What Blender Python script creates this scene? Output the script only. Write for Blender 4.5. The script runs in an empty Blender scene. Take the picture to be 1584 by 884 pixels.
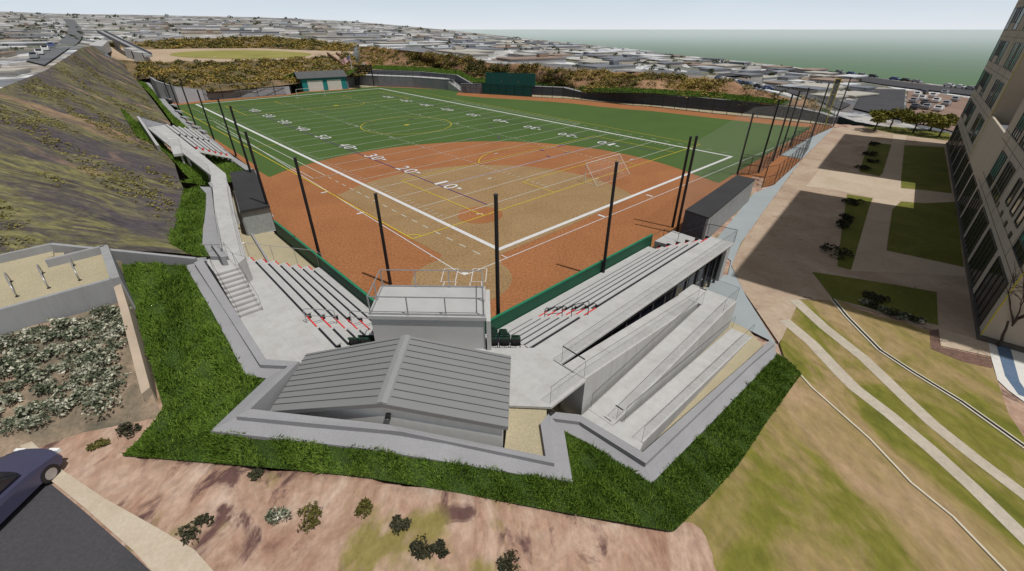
import bpy, math, random
import numpy as np
from mathutils import Vector
from mathutils.bvhtree import BVHTree
from mathutils.geometry import tessellate_polygon

random.seed(7); rng = np.random.default_rng(11)
scene = bpy.context.scene
COL = scene.collection

# ---------------------------------------------------------------- camera model (used to turn measured image points into metres)
FOC, TH, CH = 668.0, math.radians(30.69), 17.0
W0, H0 = 1584.0, 884.0
def P(px, py, z=0.0):
    x = (px-W0/2)/FOC; y = -(py-H0/2)/FOC
    d = (x, math.cos(TH)+y*math.sin(TH), -math.sin(TH)+y*math.cos(TH))
    t = (z-CH)/d[2]
    return np.array([d[0]*t, d[1]*t, z])
def PY(px, py, yw):
    x = (px-W0/2)/FOC; y = -(py-H0/2)/FOC
    d = (x, math.cos(TH)+y*math.sin(TH), -math.sin(TH)+y*math.cos(TH))
    t = yw/d[1]
    return np.array([d[0]*t, yw, CH+d[2]*t])
def height_of(bx, by, zb, ty):
    b = P(bx, by, zb); y = -(ty-H0/2)/FOC
    return CH + (-math.sin(TH)+y*math.cos(TH))/(math.cos(TH)+y*math.sin(TH))*b[1] - zb
# stadium frame: s runs along the first-base line, t along the third-base line
RA = math.radians(43.5)
RX = np.array([math.cos(RA), math.sin(RA)]); LX = np.array([-RX[1], RX[0]])
def ST(s, t, z=0.0):
    q = RX*s+LX*t
    return np.array([q[0], q[1], z])
# marked pitch frame: u across (ft), v along (ft)
HM = np.array([[0.218896749,-0.206326962,-1.18016538],[0.205109892,0.211100164,35.2893607],[2.86892768e-05,-2.42120891e-04,1.0]])
def FW(u, v, z=0.0):
    q = HM@np.array([u, v, 1.0])
    return np.array([q[0]/q[2], q[1]/q[2], z])

# ---------------------------------------------------------------- materials
def new_mat(name):
    m = bpy.data.materials.new(name); m.use_nodes = True
    nt = m.node_tree; b = nt.nodes['Principled BSDF']
    return m, nt, b
def lin(c):
    return tuple(c)+(1.0,) if len(c) == 3 else tuple(c)
def nd(nt, t, **kw):
    n = nt.nodes.new(t)
    for k, v in kw.items():
        if k in n.inputs: n.inputs[k].default_value = v
        else: setattr(n, k, v)
    return n
def mapping(nt, scale=(1,1,1), rot=(0,0,0)):
    g = nt.nodes.new('ShaderNodeNewGeometry')
    m = nt.nodes.new('ShaderNodeMapping')
    m.inputs['Scale'].default_value = scale; m.inputs['Rotation'].default_value = rot
    nt.links.new(g.outputs['Position'], m.inputs['Vector'])
    return m.outputs['Vector']
def ramp(nt, fac, stops, interp='LINEAR'):
    r = nt.nodes.new('ShaderNodeValToRGB'); r.color_ramp.interpolation = interp
    els = r.color_ramp.elements
    while len(els) > len(stops): els.remove(els[-1])
    while len(els) < len(stops): els.new(1.0)
    for e, (p, c) in zip(els, stops):
        e.position = p; e.color = lin(c)
    nt.links.new(fac, r.inputs['Fac'])
    return r.outputs['Color']
def mixc(nt, a, b, fac, mode='MIX'):
    m = nt.nodes.new('ShaderNodeMix'); m.data_type = 'RGBA'; m.blend_type = mode
    for sock, v in ((m.inputs[6], a), (m.inputs[7], b)):
        if hasattr(v, 'links') or isinstance(v, bpy.types.NodeSocket): nt.links.new(v, sock)
        else: sock.default_value = lin(v)
    if isinstance(fac, bpy.types.NodeSocket): nt.links.new(fac, m.inputs[0])
    else: m.inputs[0].default_value = fac
    return m.outputs[2]
def noise(nt, vec, scale, detail=4, rough=0.6, dist=0.0):
    n = nt.nodes.new('ShaderNodeTexNoise')
    n.inputs['Scale'].default_value = scale; n.inputs['Detail'].default_value = detail
    n.inputs['Roughness'].default_value = rough; n.inputs['Distortion'].default_value = dist
    nt.links.new(vec, n.inputs['Vector'])
    return n.outputs['Fac']
def bump(nt, b, h, strength, dist=0.02):
    n = nt.nodes.new('ShaderNodeBump'); n.inputs['Strength'].default_value = strength; n.inputs['Distance'].default_value = dist
    nt.links.new(h, n.inputs['Height']); nt.links.new(n.outputs['Normal'], b.inputs['Normal'])
def simple(name, c, rough=0.6, metal=0.0, var=0.12, scale=3.0, spec=0.4, bstr=0.0, fine=0.0, fscale=40.0):
    m, nt, b = new_mat(name)
    v = mapping(nt)
    n = noise(nt, v, scale, 5, 0.6)
    lo = tuple(x*(1-var) for x in c); hi = tuple(min(1, x*(1+var)) for x in c)
    col = ramp(nt, n, [(0.3, lo), (0.7, hi)])
    if fine > 0:
        f = noise(nt, v, fscale, 2, 0.7)
        fc = ramp(nt, f, [(0.35, (1-fine,)*3), (0.65, (1+fine,)*3)])
        col = mixc(nt, col, fc, 1.0, 'MULTIPLY')
    nt.links.new(col, b.inputs['Base Color'])
    b.inputs['Roughness'].default_value = rough; b.inputs['Metallic'].default_value = metal
    b.inputs['Specular IOR Level'].default_value = spec
    if bstr: bump(nt, b, noise(nt, v, fscale, 3, 0.6), bstr)
    return m
def panelled(name, c, width, rot, var=0.1, seam=0.82, row=3.0):
    """poured concrete: mottled, faint control joints"""
    m, nt, b = new_mat(name)
    v = mapping(nt, rot=(0, 0, -rot))
    big = noise(nt, v, 0.55, 5, 0.65, 0.6); fine = noise(nt, v, 26.0, 3, 0.7)
    col = ramp(nt, big, [(0.3, tuple(x*(1-var) for x in c)), (0.72, tuple(x*(1+var*0.6) for x in c))])
    fc = ramp(nt, fine, [(0.3, (0.93,)*3), (0.7, (1.05,)*3)])
    col = mixc(nt, col, fc, 1.0, 'MULTIPLY')
    br = nt.nodes.new('ShaderNodeTexBrick'); nt.links.new(v, br.inputs['Vector'])
    br.offset = 0.0
    br.inputs['Scale'].default_value = 1.0; br.inputs['Brick Width'].default_value = width; br.inputs['Row Height'].default_value = row
    br.inputs['Mortar Size'].default_value = 0.012; br.inputs['Mortar Smooth'].default_value = 0.3
    br.inputs['Color1'].default_value = (1, 1, 1, 1); br.inputs['Color2'].default_value = (0.95, 0.95, 0.95, 1); br.inputs['Mortar'].default_value = (seam,)*3+(1,)
    col = mixc(nt, col, br.outputs['Color'], 1.0, 'MULTIPLY')
    st = noise(nt, mapping(nt, (1.2, 1.2, 0.15)), 1.3, 6, 0.7)
    col = mixc(nt, col, ramp(nt, st, [(0.36, (0.87, 0.86, 0.845)), (0.56, (1, 1, 1))]), 0.85, 'MULTIPLY')
    nt.links.new(col, b.inputs['Base Color']); b.inputs['Roughness'].default_value = 0.85; b.inputs['Specular IOR Level'].default_value = 0.25
    bump(nt, b, fine, 0.15, 0.01)
    return m
def blotch(name, stops, scale, aniso=(1,1,1), rot=0.0, fine=0.25, fscale=9.0, detail=6, dist=0.8, rough=0.95, bs=0.3, second=None, layer2=None):
    """ground cover: several colours mixed by noise"""
    m, nt, b = new_mat(name)
    v = mapping(nt, aniso, (0, 0, rot))
    n = noise(nt, v, scale, detail, 0.62, dist)
    col = ramp(nt, n, stops)
    if second:                               # (scale, threshold low, threshold high, colour)
        n2 = noise(nt, v, second[0], 5, 0.6, 0.5)
        mask = ramp(nt, n2, [(second[1], (0, 0, 0)), (second[2], (1, 1, 1))])
        col = mixc(nt, col, second[3], mask)
    if layer2:
        n3 = noise(nt, v, layer2[0], 4, 0.6, 0.3)
        mask = ramp(nt, n3, [(layer2[1], (0, 0, 0)), (layer2[2], (1, 1, 1))])
        col = mixc(nt, col, layer2[3], mask)
    f = noise(nt, mapping(nt, aniso, (0, 0, rot)), fscale, 3, 0.7)
    col = mixc(nt, col, ramp(nt, f, [(0.3, (1-fine,)*3), (0.7, (1+fine,)*3)]), 1.0, 'MULTIPLY')
    nt.links.new(col, b.inputs['Base Color']); b.inputs['Roughness'].default_value = rough; b.inputs['Specular IOR Level'].default_value = 0.15
    if bs: bump(nt, b, f, bs, 0.05)
    return m
def leafy(name, stops, nscale=0.35, trans=0.0):
    m, nt, b = new_mat(name)
    g = nt.nodes.new('ShaderNodeNewGeometry')
    n = noise(nt, mapping(nt), nscale, 3, 0.6)
    ad = nt.nodes.new('ShaderNodeMath'); ad.operation = 'MULTIPLY_ADD'
    nt.links.new(g.outputs['Random Per Island'], ad.inputs[0]); ad.inputs[1].default_value = 0.35
    nt.links.new(n, ad.inputs[2])
    sb = nt.nodes.new('ShaderNodeMath'); sb.operation = 'SUBTRACT'; sb.inputs[1].default_value = 0.17
    nt.links.new(ad.outputs[0], sb.inputs[0])
    nt.links.new(ramp(nt, sb.outputs[0], stops), b.inputs['Base Color'])
    b.inputs['Roughness'].default_value = 0.75; b.inputs['Specular IOR Level'].default_value = 0.15
    return m
def mesh_net(name, c, cell, wire, rough=0.5, metal=0.6):
    """woven wire: open cells between wires, laid out in metres by the panel's own UVs"""
    m, nt, b = new_mat(name)
    uv = nt.nodes.new('ShaderNodeUVMap'); sp = nt.nodes.new('ShaderNodeSeparateXYZ')
    nt.links.new(uv.outputs['UV'], sp.inputs[0])
    outs = []
    for a in ('X', 'Y'):
        d = nd(nt, 'ShaderNodeMath', operation='DIVIDE'); d.inputs[1].default_value = cell; nt.links.new(sp.outputs[a], d.inputs[0])
        f = nd(nt, 'ShaderNodeMath', operation='FRACT'); nt.links.new(d.outputs[0], f.inputs[0])
        l = nd(nt, 'ShaderNodeMath', operation='LESS_THAN'); l.inputs[1].default_value = wire/cell; nt.links.new(f.outputs[0], l.inputs[0])
        outs.append(l.outputs[0])
    mx = nd(nt, 'ShaderNodeMath', operation='MAXIMUM'); nt.links.new(outs[0], mx.inputs[0]); nt.links.new(outs[1], mx.inputs[1])
    nt.links.new(mx.outputs[0], b.inputs['Alpha'])
    b.inputs['Base Color'].default_value = lin(c); b.inputs['Roughness'].default_value = rough; b.inputs['Metallic'].default_value = metal
    return m

M = {}
M['turf'] = blotch('turf', [(0.3, (0.056, 0.101, 0.026)), (0.7, (0.070, 0.121, 0.033))], 0.06, fine=0.24, fscale=7.0, bs=0.25)
M['clay'] = blotch('orange_turf', [(0.3, (0.265, 0.110, 0.045)), (0.7, (0.330, 0.140, 0.060))], 0.14, fine=0.34, fscale=5.0, bs=0.3)
M['tan_turf'] = blotch('tan_turf', [(0.3, (0.255, 0.164, 0.080)), (0.7, (0.305, 0.202, 0.104))], 0.2, fine=0.30, fscale=5.0, bs=0.3)
M['line_white'] = simple('white_line_paint', (0.58, 0.58, 0.585), 0.8, var=0.08, scale=2.0)
M['line_thin'] = simple('worn_white_line_paint', (0.44, 0.45, 0.40), 0.8, var=0.15, scale=1.5)
M['line_yellow'] = simple('yellow_line_paint', (0.55, 0.43, 0.02), 0.8, var=0.1)
M['line_purple'] = simple('purple_line_paint', (0.115, 0.045, 0.18), 0.8, var=0.1)
M['line_lilac'] = simple('lilac_line_paint', (0.40, 0.28, 0.42), 0.8, var=0.1)
M['deck'] = panelled('pale_concrete', (0.47, 0.47, 0.465), 3.1, RA, 0.07, 0.80, 3.6)
M['deckL'] = panelled('pale_concrete_left', (0.46, 0.46, 0.455), 1.25, RA, 0.07, 0.86, 3.6)
M['conc'] = panelled('grey_concrete', (0.305, 0.31, 0.32), 4.0, RA, 0.07, 0.85, 9.0)
M['conc_lt'] = simple('light_concrete', (0.40, 0.40, 0.40), 0.85, var=0.07, scale=0.8, fine=0.05, fscale=20)
M['stone'] = simple('exposed_aggregate', (0.275, 0.275, 0.29), 0.9, var=0.06, scale=0.7, fine=0.09, fscale=22, bstr=0.15)
M['dirtfloor'] = simple('decomposed_granite', (0.385, 0.335, 0.225), 0.95, var=0.06, scale=0.6, fine=0.14, fscale=14, bstr=0.15)
M['walk'] = simple('cool_grey_pavement', (0.30, 0.335, 0.35), 0.9, var=0.06, scale=0.3, fine=0.05)
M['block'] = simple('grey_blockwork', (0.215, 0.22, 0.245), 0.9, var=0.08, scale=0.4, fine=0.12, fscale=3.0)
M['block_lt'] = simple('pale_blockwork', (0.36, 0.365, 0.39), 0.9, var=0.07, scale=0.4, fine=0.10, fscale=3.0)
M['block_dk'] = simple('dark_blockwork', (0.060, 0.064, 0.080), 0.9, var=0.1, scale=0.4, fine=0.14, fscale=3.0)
M['bench'] = simple('aluminium_plank', (0.48, 0.48, 0.475), 0.5, 0.2, var=0.05, scale=2)
M['bracket_and_gap_shade'] = simple('black_bracket_and_shade', (0.012, 0.013, 0.018), 0.6, var=0.1)  # black for bench brackets, seat frames and the painted bench-gap shade
M['red'] = simple('red_nosing', (0.62, 0.02, 0.02), 0.6, var=0.06)
M['black'] = simple('black_paint', (0.012, 0.012, 0.014), 0.45, var=0.1)
M['galv'] = simple('galvanised_steel', (0.42, 0.42, 0.43), 0.4, 0.6, var=0.08)
M['darkrail'] = simple('dark_rail', (0.045, 0.045, 0.05), 0.45, 0.4, var=0.1)
M['white'] = simple('white_paint', (0.78, 0.78, 0.77), 0.5, var=0.04)
M['pad'] = simple('green_wall_pad', (0.012, 0.085, 0.047), 0.6, var=0.12, scale=0.8, fine=0.06, fscale=8)
M['teal'] = simple('teal_paint', (0.008, 0.185, 0.185), 0.6, var=0.06, scale=0.5)
M['teal_dk'] = simple('dark_teal_panel', (0.006, 0.095, 0.092), 0.6, var=0.08, scale=0.5)
M['doorwhite'] = simple('roller_door', (0.56, 0.55, 0.50), 0.6, var=0.04)
M['shedroof'] = simple('shed_shingle', (0.085, 0.088, 0.092), 0.9, var=0.1, scale=1.0, fine=0.1, fscale=5)
M['roof'] = simple('standing_seam_metal', (0.232, 0.236, 0.238), 0.5, 0.15, var=0.04, scale=0.35)
M['seam'] = simple('roof_seam', (0.085, 0.085, 0.088), 0.6, var=0.05)
M['boxwall'] = simple('press_box_plaster', (0.47, 0.47, 0.47), 0.85, var=0.04, scale=0.6)
M['dugroof'] = simple('dugout_roof', (0.030, 0.030, 0.032), 0.7, var=0.15, scale=0.4)
M['glassdark'] = simple('dark_glazing', (0.010, 0.012, 0.022), 0.15, var=0.2, spec=0.5)
M['seatgreen'] = simple('green_plastic', (0.008, 0.075, 0.040), 0.45, var=0.06)
M['seatblack'] = simple('black_plastic', (0.017, 0.018, 0.019), 0.5, var=0.08)
M['yellow'] = simple('yellow_paint', (0.52, 0.44, 0.02), 0.5, var=0.05)
M['brick'] = simple('brown_brick', (0.21, 0.11, 0.07), 0.9, var=0.2, scale=1.0)
M['net'] = mesh_net('knotted_net', (0.50, 0.52, 0.50), 0.05, 0.0032, 0.8, 0.0)
M['chain'] = mesh_net('chain_link', (0.05, 0.05, 0.055), 0.055, 0.0042)
M['cable'] = mesh_net('woven_railing_mesh', (0.28, 0.28, 0.285), 0.05, 0.0030)
M['asphalt'] = blotch('asphalt', [(0.3, (0.052, 0.052, 0.058)), (0.7, (0.072, 0.070, 0.078))], 0.2, fine=0.15)
M['grass'] = leafy('long_grass', [(0.12, (0.056, 0.108, 0.012)), (0.40, (0.108, 0.195, 0.022)), (0.68, (0.175, 0.280, 0.040)), (0.92, (0.27, 0.35, 0.08))], 0.7)
M['soil'] = simple('dark_turf_soil', (0.032, 0.062, 0.010), 0.95, var=0.3, scale=2.0)

# ---------------------------------------------------------------- builders
class MB:
    """collects faces and links them as ONE mesh object"""
    def __init__(s): s.v = []; s.f = []; s.uv = {}; s.mi = []; s.cur = 0
    def add(s, pts):
        i = len(s.v); s.v += [tuple(float(c) for c in p) for p in pts]; return list(range(i, i+len(pts)))
    def face(s, pts, uv=None):
        ids = s.add(pts); s.f.append(ids); s.mi.append(s.cur)
        if uv: s.uv[len(s.f)-1] = uv
        return ids
    def idx(s, f): s.f.append(list(f)); s.mi.append(s.cur)
    def cap(s, pts, flip=False):
        if len(pts) <= 4: s.face(pts if not flip else pts[::-1]); return
        ids = s.add(pts)
        for t in tessellate_polygon([[Vector(p) for p in pts]]):
            s.idx([ids[k] for k in (t[::-1] if flip else t)])
    def prism(s, top, bot):
        """top: list of 3D points; bot: a z value or a list of points"""
        top = [np.array(p, float) for p in top]
        if np.isscalar(bot): bot = [np.array([p[0], p[1], bot]) for p in top]
        s.cap(top)
        s.cap(bot, True)
        n = len(top)
        for i in range(n):
            j = (i+1) % n
            s.face([top[i], bot[i], bot[j], top[j]])
    def box(s, c, d, ax=(1, 0, 0), ay=None):
        """centre, full sizes, local x axis (horizontal)"""
        ax = np.array(ax, float); ax /= np.linalg.norm(ax)
        ay = np.array([-ax[1], ax[0], 0.0]) if ay is None else np.array(ay, float)
        az = np.cross(ax, ay); c = np.array(c, float)
        q = {}
        for i in (-1, 1):
            for j in (-1, 1):
                for k in (-1, 1):
                    q[(i, j, k)] = len(s.v); s.v.append(tuple(c+ax*d[0]/2*i+ay*d[1]/2*j+az*d[2]/2*k))
        for f in (((-1,-1,-1),(-1,1,-1),(1,1,-1),(1,-1,-1)), ((-1,-1,1),(1,-1,1),(1,1,1),(-1,1,1)), ((-1,-1,-1),(1,-1,-1),(1,-1,1),(-1,-1,1)),
                  ((1,-1,-1),(1,1,-1),(1,1,1),(1,-1,1)), ((1,1,-1),(-1,1,-1),(-1,1,1),(1,1,1)), ((-1,1,-1),(-1,-1,-1),(-1,-1,1),(-1,1,1))):
            s.idx([q[k] for k in f])
    def boxst(s, s0, s1, t0, t1, z0, z1):
        c = ST((s0+s1)/2, (t0+t1)/2, (z0+z1)/2)
        s.box(c, (abs(s1-s0), abs(t1-t0), abs(z1-z0)), (RX[0], RX[1], 0))
    def bar(s, a, b, w, h=None, up=(0, 0, 1)):
        """rectangular bar from a to b"""
        a = np.array(a, float); b = np.array(b, float); d = b-a; L = np.linalg.norm(d); d /= L
        u = np.array(up, float); x = np.cross(d, u)
        if np.linalg.norm(x) < 1e-6: x = np.cross(d, (1, 0, 0))
        x /= np.linalg.norm(x); y = np.cross(x, d); h = w if h is None else h
        r = [x*w/2+y*h/2, -x*w/2+y*h/2, -x*w/2-y*h/2, x*w/2-y*h/2]
        i = s.add([a+k for k in r]+[b+k for k in r])
        for k in range(4): s.idx([i[k], i[(k+1) % 4], i[4+(k+1) % 4], i[4+k]])
        s.idx([i[3], i[2], i[1], i[0]]); s.idx(i[4:])
    def tube(s, pts, r, n=8, r2=None, caps=True):
        pts = [np.array(p, float) for p in pts]; m = len(pts); rings = []
        x = None
        for k, p in enumerate(pts):
            d0 = p-pts[k-1] if k else pts[1]-p; d1 = pts[k+1]-p if k < m-1 else d0
            d0 = d0/max(np.linalg.norm(d0), 1e-9); d1 = d1/max(np.linalg.norm(d1), 1e-9); d = d0+d1; d /= max(np.linalg.norm(d), 1e-9)
            if x is None:
                u = np.array([0, 0, 1.0]) if abs(d[2]) < 0.95 else np.array([1.0, 0, 0]); x = np.cross(d, u)
            x = x-d*(x@d); x /= max(np.linalg.norm(x), 1e-9); y = np.cross(d, x)
            rr = r if r2 is None else r+(r2-r)*k/max(1, m-1)
            rings.append(s.add([p+(x*math.cos(2*math.pi*a/n)+y*math.sin(2*math.pi*a/n))*rr for a in range(n)]))
        for A, B in zip(rings, rings[1:]):
            for a in range(n): s.idx([A[a], A[(a+1) % n], B[(a+1) % n], B[a]])
        if caps: s.idx(rings[0][::-1]); s.idx(rings[-1])
    def panel(s, a, b, z0a, z1a, z0b=None, z1b=None):
        """upright sheet between two ground points, UVs in metres"""
        a = np.array(a, float); b = np.array(b, float); L = np.linalg.norm((b-a)[:2])
        z0b = z0a if z0b is None else z0b; z1b = z1a if z1b is None else z1b
        s.face([(a[0], a[1], z0a), (b[0], b[1], z0b), (b[0], b[1], z1b), (a[0], a[1], z1a)], [(0, 0), (L, 0), (L, z1b-z0b), (0, z1a-z0a)])
    def build(s, name, mat, parent=None, smooth=False, loc=None):
        me = bpy.data.meshes.new(name)
        off = np.zeros(3)
        if parent is not None:
            p = parent
            while p is not None: off = off+np.array(p.location); p = p.parent
        if loc is not None: off = off+np.array(loc)
        vs = np.array(s.v, float).reshape(-1, 3)-off
        me.from_pydata(vs.tolist(), [], s.f)
        mats = mat if isinstance(mat, (list, tuple)) else [mat]
        for m in mats: me.materials.append(m)
        if len(mats) > 1: me.polygons.foreach_set('material_index', s.mi)
        if s.uv:
            l = me.uv_layers.new(name='UVMap')
            for k, uvs in s.uv.items():
                for li, q in zip(me.polygons[k].loop_indices, uvs): l.data[li].uv = q
        if smooth: me.polygons.foreach_set('use_smooth', [True]*len(me.polygons))
        me.update()
        o = bpy.data.objects.new(name, me); COL.objects.link(o)
        if parent is not None: o.parent = parent
        if loc is not None: o.location = loc
        return o

def tag(o, label=None, cat=None, group=None, kind=None):
    if label: o['label'] = label
    if cat: o['category'] = cat
    if group: o['group'] = group
    if kind: o['kind'] = kind
    return o
def thing(name, label, cat, loc, group=None):
    o = bpy.data.objects.new(name, None); COL.objects.link(o); o.location = tuple(float(c) for c in loc)
    o.empty_display_size = 0.2
    return tag(o, label, cat, group)
def struct(o): o['kind'] = 'structure'; return o
def kids(o): return [c for c in bpy.data.objects if c.parent is o]
def copy_tree(o, parent=None):
    ch = kids(o)
    c = o.copy(); COL.objects.link(c)
    if parent is not None: c.parent = parent
    for k in ch: copy_tree(k, c)
    return c
def resample(pl, n):
    pl = np.array(pl, float); d = np.r_[0, np.cumsum(np.linalg.norm(np.diff(pl, axis=0), axis=1))]
    t = np.linspace(0, d[-1], n)
    return np.stack([np.interp(t, d, pl[:, k]) for k in range(pl.shape[1])], 1)
class Loft:
    """a ground patch spanned between polylines (each a list of world points)"""
    def __init__(s, rows, nu, sub=6, powr=1.0):
        rows = [resample(r, nu) for r in rows]; out = []
        for a, b in zip(rows, rows[1:]):
            for k in range(sub): out.append(a+(b-a)*((k/sub)**powr))
        out.append(rows[-1]); s.g = np.array(out); s.nr, s.nu = s.g.shape[:2]
    def jitter(s, amp, freq=0.15, keep=1):
        g = s.g; ph = rng.uniform(0, 6.28, 8)
        x, y = g[..., 0], g[..., 1]
        w = (np.sin(x*freq+ph[0])*np.cos(y*freq*1.3+ph[1])+0.6*np.sin(x*freq*2.3+y*freq*1.1+ph[2])+0.4*np.cos(y*freq*3.1-x*freq*2.0+ph[3]))
        w = w*amp
        if keep:
            m = np.ones(s.nr); m[0] = 0; m[-1] = 0; w = w*m[:, None]
        s.g[..., 2] += w
        return s
    def mb(s):
        b = MB(); b.v = [tuple(p) for p in s.g.reshape(-1, 3)]
        for i in range(s.nr-1):
            for j in range(s.nu-1):
                k = i*s.nu+j; b.idx([k, k+1, k+1+s.nu, k+s.nu])
        return b
    def at(s, a, b):
        """a across rows 0..1, b along 0..1 (arrays)"""
        i = np.clip(a*(s.nr-1), 0, s.nr-1.001); j = np.clip(b*(s.nu-1), 0, s.nu-1.001)
        i0 = i.astype(int); j0 = j.astype(int); fi = (i-i0)[:, None]; fj = (j-j0)[:, None]; g = s.g
        return (g[i0, j0]*(1-fi)*(1-fj)+g[i0+1, j0]*fi*(1-fj)+g[i0, j0+1]*(1-fi)*fj+g[i0+1, j0+1]*fi*fj)
    def sample(s, n):
        """points spread evenly by area"""
        g = s.g; A = np.linalg.norm(np.cross(g[1:, :-1]-g[:-1, :-1], g[:-1, 1:]-g[:-1, :-1]), axis=2).ravel()
        c = rng.choice(len(A), n, p=A/A.sum()); i = c//(s.nu-1); j = c % (s.nu-1)
        fa, fb = rng.random(n), rng.random(n)
        return s.at((i+fa)/(s.nr-1), (j+fb)/(s.nu-1)), (i+fa)/(s.nr-1), (j+fb)/(s.nu-1)
def fast_mesh(name, verts, faces, mat, parent=None):
    """many small faces of the same size, straight from arrays"""
    n, k = faces.shape; me = bpy.data.meshes.new(name)
    me.vertices.add(len(verts)); me.vertices.foreach_set('co', verts.astype(np.float32).ravel())
    me.loops.add(n*k); me.loops.foreach_set('vertex_index', faces.astype(np.int32).ravel())
    me.polygons.add(n); me.polygons.foreach_set('loop_start', np.arange(0, n*k, k, dtype=np.int32))
    me.update(calc_edges=True); me.materials.append(mat)
    o = bpy.data.objects.new(name, me); COL.objects.link(o)
    if parent is not None: o.parent = parent
    return o
def leaf_cloud(c, size, spread=None, up=0.0, streak=None, lie=0.0):
    """quads at centres c (N,3), random tilt"""
    n = len(c); a = rng.normal(size=(n, 3)); a[:, 2] *= 0.7
    if streak is not None: a = a*0.45+streak
    a /= np.linalg.norm(a, axis=1)[:, None]
    if lie: a[:, 2] *= 1-lie; a /= np.linalg.norm(a, axis=1)[:, None]
    q = rng.normal(size=(n, 3)); q[:, :2] *= 1-lie*0.75; q[:, 2] += up; b = np.cross(a, q); b /= np.linalg.norm(b, axis=1)[:, None]
    sz = (size*rng.uniform(0.6, 1.4, n))[:, None] if np.isscalar(size) else size[:, None]
    l = a*sz; w = b*sz*0.55
    v = np.stack([c-l, c-w*0.9, c+l, c+w], 1).reshape(-1, 3)
    return v, np.arange(4*n).reshape(n, 4)
def clump_points(centres, radii, per, flat=0.7):
    k = rng.normal(size=(len(centres), per, 3)); k /= np.linalg.norm(k, axis=2)[..., None]
    k[..., 2] = np.abs(k[..., 2])*flat
    r = radii[:, None, None]*rng.uniform(0.55, 1.05, (len(centres), per, 1))
    return (centres[:, None, :]+k*r).reshape(-1, 3)

# image-space polygon laid on flat ground
def flat_sheet(name, pxs, z, mat):
    b = MB(); b.cap([P(x, y, z) for x, y in pxs]); return struct(b.build(name, mat))
def flat_world(name, pts, mat):
    b = MB(); b.cap(pts); return struct(b.build(name, mat))

# ---------------------------------------------------------------- terrain
def ss(a, b, x):
    t = np.clip((np.asarray(x, float)-a)/(b-a), 0, 1); return t*t*(3-2*t)
GB = [P(*q) for q in ((190,705,3.36),(300,714,3.36),(430,725,3.34),(560,738,3.30),(700,761,2.98),(800,780,2.55),(893,797,1.55),(960,808,0.85),(1042,823,0.2))]
GBX = [p[0] for p in GB]; GBY = [p[1] for p in GB]
def ground_z(x, y):
    x = np.asarray(x, float); y = np.asarray(y, float)
    left = ss(-12.3, -13.6, x)*ss(27.0, 25.0, y)*ss(1.4, 0.2, x*RX[0]+y*RX[1])
    yb = np.interp(x, GBX, GBY)
    s2 = np.maximum(1-ss(yb+0.25, yb+0.9, y), left)
    z = np.interp(x, [-14, -9, -5.2, -1.8, 0.2, 2.3, 3.8, 5.7, 8.0], [3.32, 3.30, 3.27, 2.95, 2.52, 1.52, 0.82, 0.18, 0.0])*s2
    near = ss(yb+0.3, yb+1.6, y)*(x > -13.6)*(1-left)   # tuck under the grass banks and the stadium
    return z-0.03-0.25*near*ss(20, 12, x)
gx = np.linspace(-75, 130, 206); gy = np.r_[np.linspace(-30, 30, 121), np.linspace(31, 100, 60)]
GX, GY = np.meshgrid(gx, gy); GZ = ground_z(GX, GY)+0.02*np.sin(GX*0.9)*np.cos(GY*1.1)*(GY < 9)
GZ = np.where((GX < -22) & (GY > 27), -1.2, GZ)
GZ = np.where(GY-97 > (-0.62)*(GX-66), -3.5, GZ)
b = MB(); b.v = np.stack([GX, GY, GZ], -1).reshape(-1, 3).tolist(); nx = len(gx)
for i in range(len(gy)-1):
    for j in range(nx-1): k = i*nx+j; b.idx([k, k+1, k+1+nx, k+nx])
M['dirt'] = blotch('bare_earth', [(0.25, (0.21, 0.115, 0.085)), (0.42, (0.34, 0.215, 0.155)), (0.58, (0.43, 0.305, 0.235)), (0.76, (0.54, 0.445, 0.37))], 0.42, (1, 0.6, 1), -0.45, fine=0.20, fscale=4.0, dist=1.6,
    second=(0.75, 0.58, 0.66, (0.125, 0.070, 0.062)), layer2=(0.30, 0.60, 0.67, (0.225, 0.185, 0.065)))
struct(b.build('ground', M['dirt'], smooth=True))

# sea: one sheet to the horizon
m, nt, bs = new_mat('sea_water')
bs.inputs['Base Color'].default_value = (0.085, 0.150, 0.068, 1); bs.inputs['Roughness'].default_value = 0.06
bs.inputs['IOR'].default_value = 1.006
M['sea'] = m
b = MB(); b.face([(-60000, -3000, -14), (60000, -3000, -14), (60000, 90000, -14), (-60000, 90000, -14)])
struct(b.build('sea', m))

# town plateau, hill slopes
crest = [(150,70,13.4),(200,66,13.2),(300,60,13.2),(400,56.5,13.2),(450,59,13.0),(508,65,12.5),(556,72,11.8),(614,77,10.5),(652,81,10),(710,89,8.5),(753,97,7.2),(800,102,6.6),(850,106,6.2),(926,113,5.6),(977,111,5.6),(1052,118,5.2),(1113,130.5,4.8),(1189,144.5,4.0),(1265,162.5,2.6),(1288,176,0.9),(1310,186,0.1),(1360,195,-0.02),(1470,213,-0.03),(1620,240,-0.03),(1900,290,-0.03)]
cresty = {150:230,200:300,300:325,400:335,450:330,508:310,556:262,614:215,652:196,710:180,753:170,800:163}
crestW = [PY(q[0], q[1], cresty[q[0]]) if q[0] in cresty else P(*q) for q in crest]
far = [(100,22,1500),(200,23,1500),(300,25,1500),(400,27,1500),(540,33,1400),(620,40,1250),(700,47.5,1100),(800,58.5,830),(900,68.5,600),(1000,80,440),(1100,90.5,330),(1200,100.5,262),(1300,113,222),(1400,126,195),(1500,136,178),(1600,143,166),(1900,165,140)]
farW = [PY(*q) for q in far]
city = Loft([crestW, farW], 120, 40, 1.9)
brickmap = dict()
m, nt, bs = new_mat('town_ground')
v = mapping(nt)
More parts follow.
